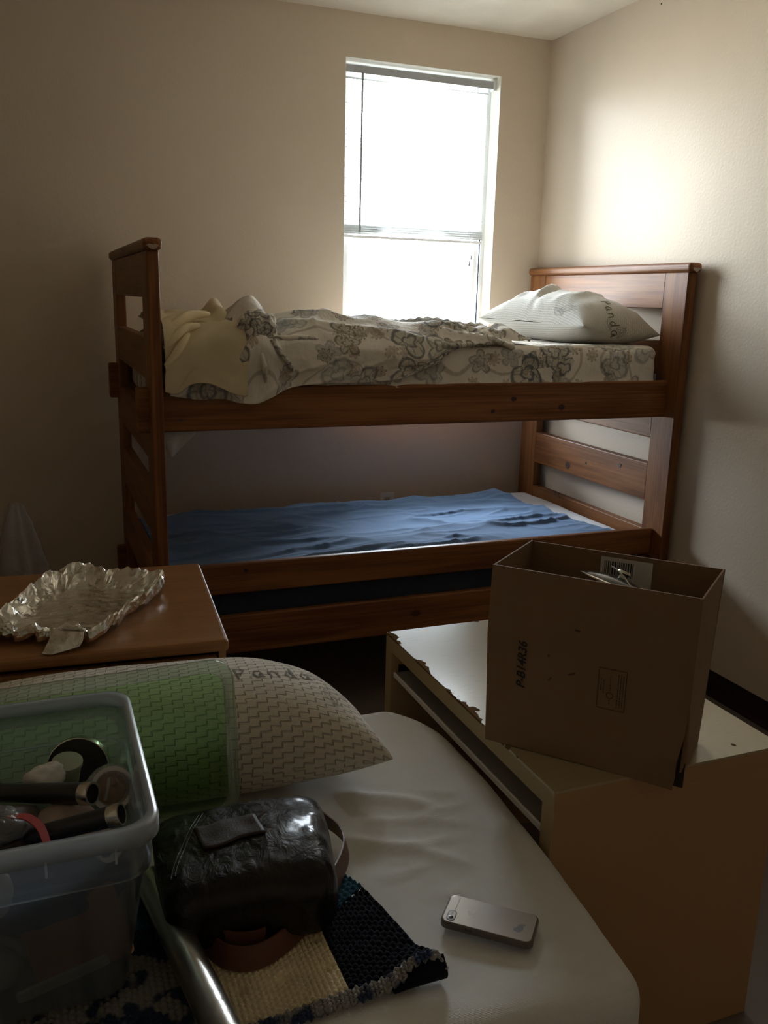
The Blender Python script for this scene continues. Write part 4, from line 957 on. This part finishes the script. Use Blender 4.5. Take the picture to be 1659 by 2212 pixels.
o = lump('wrapped_packet', (-2.462, -2.835, .775), (.034, .030, .017), M['black'], 'black packet in clear wrap at the left of the bin', 'packet', 12, 0, .2); lump('clear_wrap', (0, 0, .002), (.038, .034, .020), M['wrap'], None, None, 14, 0, .25, o)
pts = spline([(-2.452, -2.835, .7905), (-2.428, -2.845, .792), (-2.410, -2.870, .786), (-2.402, -2.905, .772)], 8)
V = []; F = []
for i, p in enumerate(pts): V += [(p[0]-.004, p[1]-.004, p[2]), (p[0]+.005, p[1]+.003, p[2]+.001), (p[0]+.005, p[1]+.003, p[2]-.001), (p[0]-.004, p[1]-.004, p[2]-.002)]
for i in range(len(pts)-1):
    b = i*4
    for k in range(4): F.append((b+k, b+(k+1) % 4, b+4+(k+1) % 4, b+4+k))
tag(meshobj('red_strap', V, F, M['red']), 'narrow red strap lying over the bundle in the bin', 'strap')
rg = thing('tape_ring', 'small white ring hanging inside the front wall of the clear bin', 'ring'); rg.matrix_world = Matrix.Translation((-2.330, -2.938, .783)) @ Matrix.Rotation(R(80), 4, 'X') @ Matrix.Rotation(R(25), 4, 'Y')
cyl('ring_band', (0, 0, -.006), (0, 0, .006), 0, 0, M['vinyl'], rg, 32, cap=False, prof=[(0, .0145), (0, .0175), (1, .0175), (1, .0145), (0, .0145)])

# ------------------------------------------------------------------ crocheted blanket
cbk = thing('crochet_blanket', 'crocheted blanket of navy, cream and teal squares with grey edging on the nearest bed', 'blanket')
def yarn(name, col, c2=None, noise=8):
    t = NT(name); c = t.coord('Object'); nz = t.n('TexNoise', Vector=c, Scale=noise, Detail=1.0); f = t.n('TexNoise', Vector=c, Scale=420.0, Detail=3.0)
    cc = t.mix(t.ss(nz.outputs[0], .46, .54), col, c2 or tuple(x*.85 for x in col))
    t.pr(Base__Color=cc, Roughness=.95, Specular__IOR__Level=.15, Sheen__Weight=.08, Normal=t.bump(f.outputs[0], .0016)); return t.m
M['navy'] = yarn('navy_yarn', (.0035, .0045, .013)); M['cream'] = yarn('cream_yarn', (.78, .66, .43)); M['teal'] = yarn('teal_yarn', (.02, .085, .13))
M['edge'] = yarn('variegated_yarn', (.30, .29, .27), (.035, .05, .10), 22); M['mixyarn'] = yarn('dark_mixed_yarn', (.012, .022, .045), (.16, .15, .13), 26)
def crochet(name, quad, mat, holes=False, z0=.556, seed=0, curl=None, st=.0098):
    """quad = 4 xy corners; stitches are real bumps"""
    q = np.array(quad, float); L1 = np.linalg.norm(q[1]-q[0]); L2 = np.linalg.norm(q[3]-q[0]); n1 = int(L1/.0016)+2; n2 = int(L2/.0016)+2
    a, b = np.meshgrid(np.linspace(0, 1, n1), np.linspace(0, 1, n2), indexing='ij')
    P = (1-a)[..., None]*(1-b)[..., None]*q[0]+a[..., None]*(1-b)[..., None]*q[1]+a[..., None]*b[..., None]*q[2]+(1-a)[..., None]*b[..., None]*q[3]
    s = a*L1/st; t = b*L2/(st*.8); row = np.floor(t)
    bmp = np.abs(np.sin(math.pi*(s+.5*(row % 2))))**.7*np.abs(np.sin(math.pi*t))**.6
    Z = z0+.0048*bmp+.0022*(vn(s*1.3, t*1.3, 5)-.5)+.004*(fbm(P[..., 0]*14, P[..., 1]*14, seed)-.5)
    if holes:
        hx = (s % 7)/7-.5; hy_ = (t % 8)/8-.5; hole = np.exp(-((hx*hx)+(hy_*hy_))/.012)*(vn(s/7, t/8, 3) > .35); Z -= .008*hole
    P3 = np.concatenate([P, Z[..., None]], -1)
    if curl is not None: P3 = curl(P3)
    return cloth(name, P3, mat, cbk, .006)
def curl(P):
    # near right corner rises and rolls under
    d = np.clip((P[..., 0]+1.985)/.08, 0, 1)*np.clip((-P[..., 1]-2.985)/.05, 0, 1)
    P = P.copy(); P[..., 2] += .022*d; P[..., 1] += .006*d; return P
crochet('navy_square', [(-2.032, -2.895), (-2.032, -3.036), (-1.902, -3.036), (-1.940, -2.835)], M['navy'], seed=1, curl=curl)
crochet('cream_square', [(-2.205, -2.885), (-2.205, -3.050), (-2.034, -3.036), (-2.034, -2.895)], M['cream'], True, seed=2)
crochet('teal_square', [(-2.030, -2.80), (-2.031, -2.893), (-1.942, -2.833), (-1.985, -2.74)], M['teal'], seed=3)
crochet('mixed_square', [(-2.62, -2.82), (-2.62, -3.09), (-2.207, -3.052), (-2.207, -2.82)], M['mixyarn'], True, seed=4, st=.011)
crochet('teal_square', [(-2.30, -2.72), (-2.30, -2.82), (-2.207, -2.818), (-2.207, -2.72)], M['teal'], seed=6)
# edging: two twisted rows of yarn along the near side
def edging(path, r=.0042, name='edging'):
    p = spline(path, 40); d = np.linalg.norm(np.diff(p, axis=0), axis=1); s = np.concatenate([[0], np.cumsum(d)]); n = int(s[-1]/.0011)
    q = np.stack([np.interp(np.linspace(0, s[-1], n), s, p[:, i]) for i in range(3)], -1); t = np.arange(n)*.0011/.0062*2*math.pi
    q[:, 2] += .0028*np.sin(t); q[:, 1] += .0034*np.cos(t*.5); return tube(name, q[::2], r*.8, M['edge'], cbk, 6)
edge_path = [(-2.62, -3.096, .560), (-2.40, -3.076, .560), (-2.205, -3.056, .560), (-2.12, -3.049, .560), (-2.034, -3.041, .560), (-1.985, -3.040, .563), (-1.955, -3.036, .574), (-1.925, -3.034, .584), (-1.903, -3.036, .580), (-1.896, -3.044, .568)]
edging(edge_path); edging([(x, y-.006, z-.002) for x, y, z in edge_path])
edging([(x, y-.011, z-.005) for x, y, z in edge_path[:7]])
G = []
for x in np.linspace(-1.975, -1.896, 24):
    t = (x+1.975)/.079; h = .022*math.sin(min(1, t*1.2)*math.pi/2)
    G.append([(x, -3.040, .560+h), (x, -3.050, .556+h*.8), (x+.001, -3.056, .552+h*.35), (x, -3.050, .549), (x, -3.030, .549)])
cloth('curled_corner', spline(np.swapaxes(np.array(G), 0, 1), 6), M['navy'], cbk, .004)

# ------------------------------------------------------------------ leather bag with strap
lb = thing('leather_bag', 'glossy dark brown leather bag lying beside the clear bin', 'bag')
Lm = Matrix.Translation((-2.118, -2.800, .613)) @ Matrix.Rotation(R(-7), 4, 'Z')
def wlb(P, N):
    P = P.copy(); x, y = P[:, 0], P[:, 1]; top = np.clip(N[:, 2], 0, 1)
    P[:, 2] += top*(.020*(fbm(x*11, y*11, 4)-.5)+.004*fbm(x*30+y*9, y*30, 2)+.010*np.exp(-((x-.05)**2+(y+.02)**2)/.004)-.014*np.clip((-x-.04)/.08, 0, 1)-.010*np.clip((y-.03)/.08, 0, 1))
    P += N*(.008*(fbm(x*14+3, y*14+P[:, 2]*14, 6)-.5))[:, None]
    P[:, 0] -= x*.10*np.clip(-y/.12, 0, 1)
    M3 = np.array(Lm); return P@M3[:3, :3].T+M3[:3, 3]
bagb = rbox('bag_body', (-.142, -.128, -.055), (.132, .128, .058), .040, M['leather'], lb, .005, wlb)
LP = lambda x, y, z: Lm @ Vector((x, y, z))
bvh = BVHTree.FromPolygons([v.co for v in bagb.data.vertices], [tuple(p.vertices) for p in bagb.data.polygons])
def onbag(x, y, up_=.002):
    p = LP(x, y, .3); h = bvh.ray_cast(p, Vector((0, 0, -1))); return tuple(h[0]+Vector((0, 0, up_))) if h[0] else tuple(LP(x, y, .02))
G = np.array([[onbag(-.080+.0058*j+.010*(i/11), .045-i*.0062-.004*math.sin(j*.45), .004) for j in range(17)] for i in range(12)])
cloth('leather_patch', G, plain('matte_dark_leather', (.035, .020, .014), .55, bump=.0005, bscale=300), lb, .0035)
for off in (0, .006): tube('seam_piping', [onbag(-.118+off+.050*t_**1.3, -.070+.165*t_, .0008) for t_ in np.linspace(0, 1, 24)], .0014, M['leather'], lb)
def ribbon(name, path, hgt, th_, mat, parent, lean=0):
    p = spline(path, 12); V = []; F = []; n = len(p)
    for i in range(n):
        a = Vector(p[max(i-1, 0)]); b = Vector(p[min(i+1, n-1)]); d = (b-a).normalized(); nn = Vector((d.y, -d.x, 0)).normalized(); c = Vector(p[i])
        u_ = (Vector((0, 0, 1))+nn*lean).normalized()*hgt
        V += [c, c+nn*th_, c+nn*th_+u_, c+u_]
    for i in range(n-1):
        for k in range(4): F.append((i*4+k, i*4+(k+1) % 4, i*4+4+(k+1) % 4, i*4+4+k))
    F += [(0, 1, 2, 3), tuple((n-1)*4+k for k in (3, 2, 1, 0))]
    return meshobj(name, V, F, mat, parent)
ribbon('shoulder_strap', [(-1.985, -2.655, .585), (-1.955, -2.672, .572), (-1.932, -2.715, .562), (-1.940, -2.765, .561), (-1.975, -2.822, .561), (-2.030, -2.885, .561), (-2.085, -2.935, .562), (-2.14, -2.960, .562), (-2.185, -2.945, .562), (-2.207, -2.905, .562)], .034, .0028, M['strap'], lb, .25)
ribbon('strap_end', [(-2.205, -2.888, .575), (-2.175, -2.918, .570), (-2.145, -2.928, .568), (-2.125, -2.926, .568)], .036, .0028, M['strap'], lb, .1)

# metal tube
mt = thing('metal_tube', 'shiny steel tube slanting over the blanket beside the bin', 'tube')
p0, p1 = Vector((-2.262, -2.745, .5865)), Vector((-2.212, -3.135, .6065))
M['steeltube'] = plain('wrapped_steel', (.52, .51, .47), .30, metal=1, bump=.0015, bscale=35, var=.05)
cyl('tube_shell', p0, p1, 0, 0, M['steeltube'], mt, 48, cap=False, prof=[(0, .019), (0, .0225), (.5, .0228), (.98, .0225), (1, .022), (1, .019), (.0, .019)])
nb = cyl('end_band', p0+(p1-p0)*.985, p1+(p1-p0)*.002, .0236, .0236, M['chrome'], mt, 48, cap=False)

# ------------------------------------------------------------------ phone
pc = Vector((-1.7835, -2.970, .5475)); ang = math.atan2(-.092, .105)
ph = thing('phone', 'white phone in a clear case lying face down on the white sheet', 'phone', pc, ang)
def slab(name, L, Wd, r, z0, z1, mat, parent, bev=.0012):
    bm = bmesh.new(); pts = [(x, z-Wd/2) for x, z in rrect(L, Wd, r)]
    f = bm.faces.new([bm.verts.new((x, y, z0)) for x, y in pts]); ex_ = bmesh.ops.extrude_face_region(bm, geom=[f]); bmesh.ops.translate(bm, vec=(0, 0, z1-z0), verts=[v for v in ex_['geom'] if isinstance(v, bmesh.types.BMVert)])
    bmesh.ops.recalc_face_normals(bm, faces=bm.faces)
    ed = [e for e in bm.edges if all(abs(v.co.z-z1) < 1e-6 for v in e.verts)]
    bmesh.ops.bevel(bm, geom=ed, offset=bev, segments=3, affect='EDGES', profile=.5)
    return bmobj(name, bm, mat, parent)
slab('case_bumper', .142, .0685, .0115, 0, .0105, plain('clear_grey_bumper', (.12, .10, .085), .25), ph, .003)
slab('phone_back', .136, .0635, .0095, .002, .0112, plain('silver_white_back', (.58, .54, .50), .22, metal=.3, var=.04), ph, .0005)
slab('antenna_line', .0009, .060, .0004, .0112, .01135, plain('grey_line', (.34, .33, .31), .5), ph, 0.0001).location = (-.054, 0, 0)
cm = slab('camera_cutout', .0135, .024, .0062, .0108, .0118, M['black'], ph, .0003); cm.location = (-.0560, -.0170, 0)
w_ = slab('cutout_plate', .0105, .0205, .005, .0118, .0120, plain('plate_white', (.6, .58, .54), .4), cm, .0001)
cyl('camera_lens', (0, -.005, .0120), (0, -.005, .0126), 0, 0, M['smoke'], cm, 20, prof=[(0, .0036), (.8, .0036), (1, .003)])
cyl('flash', (0, .006, .0120), (0, .006, .0123), .0016, .0016, M['paper'], cm, 14)
# fruit shaped mark
V = [(0, 0, 0)]; n = 36
for k in range(n):
    a = 2*math.pi*k/n; r = .0058*(1-.18*abs(math.cos(a))**8*0+.05*math.cos(2*a)) ; r *= 1-.16*math.exp(-((a-math.pi/2)/.35)**2)-.10*math.exp(-((a-3*math.pi/2)/.3)**2)-.28*math.exp(-((min(a, 2*math.pi-a))/.38)**2)
    V.append((r*math.cos(a), r*math.sin(a), 0))
lf = len(V); V += [(0, .0055, 0), (.0018, .0068, 0), (.0024, .0090, 0), (.0006, .0078, 0)]
mk = meshobj('fruit_mark', V, [(0, 1+k, 1+(k+1) % n) for k in range(n)]+[(lf, lf+1, lf+2, lf+3)], plain('mark_pale', (.80, .78, .74), .25), ph); mk.location = (-.029, .0, .01135); mk.rotation_euler = (0, 0, R(90))
V = [(x*.010, y*.0065) for x, y in ((-.6, -1.5), (.2, -1.7), (.7, -.6), (.6, .7), (1.0, 1.6), (.3, 1.4), (-.2, 1.0), (-.3, .1), (-.8, -.7))]
sc_ = meshobj('worn_sticker', [(x+.046, y-.006, .01135) for x, y in V], [tuple(range(len(V)))], plain('grey_blue_scuff', (.20, .21, .23), .6), ph)
box('side_button', (-.030, -.0350, .004), (-.020, -.0338, .0075), M['metal_dark'], ph, .0004)
bpy.context.view_layer.update()
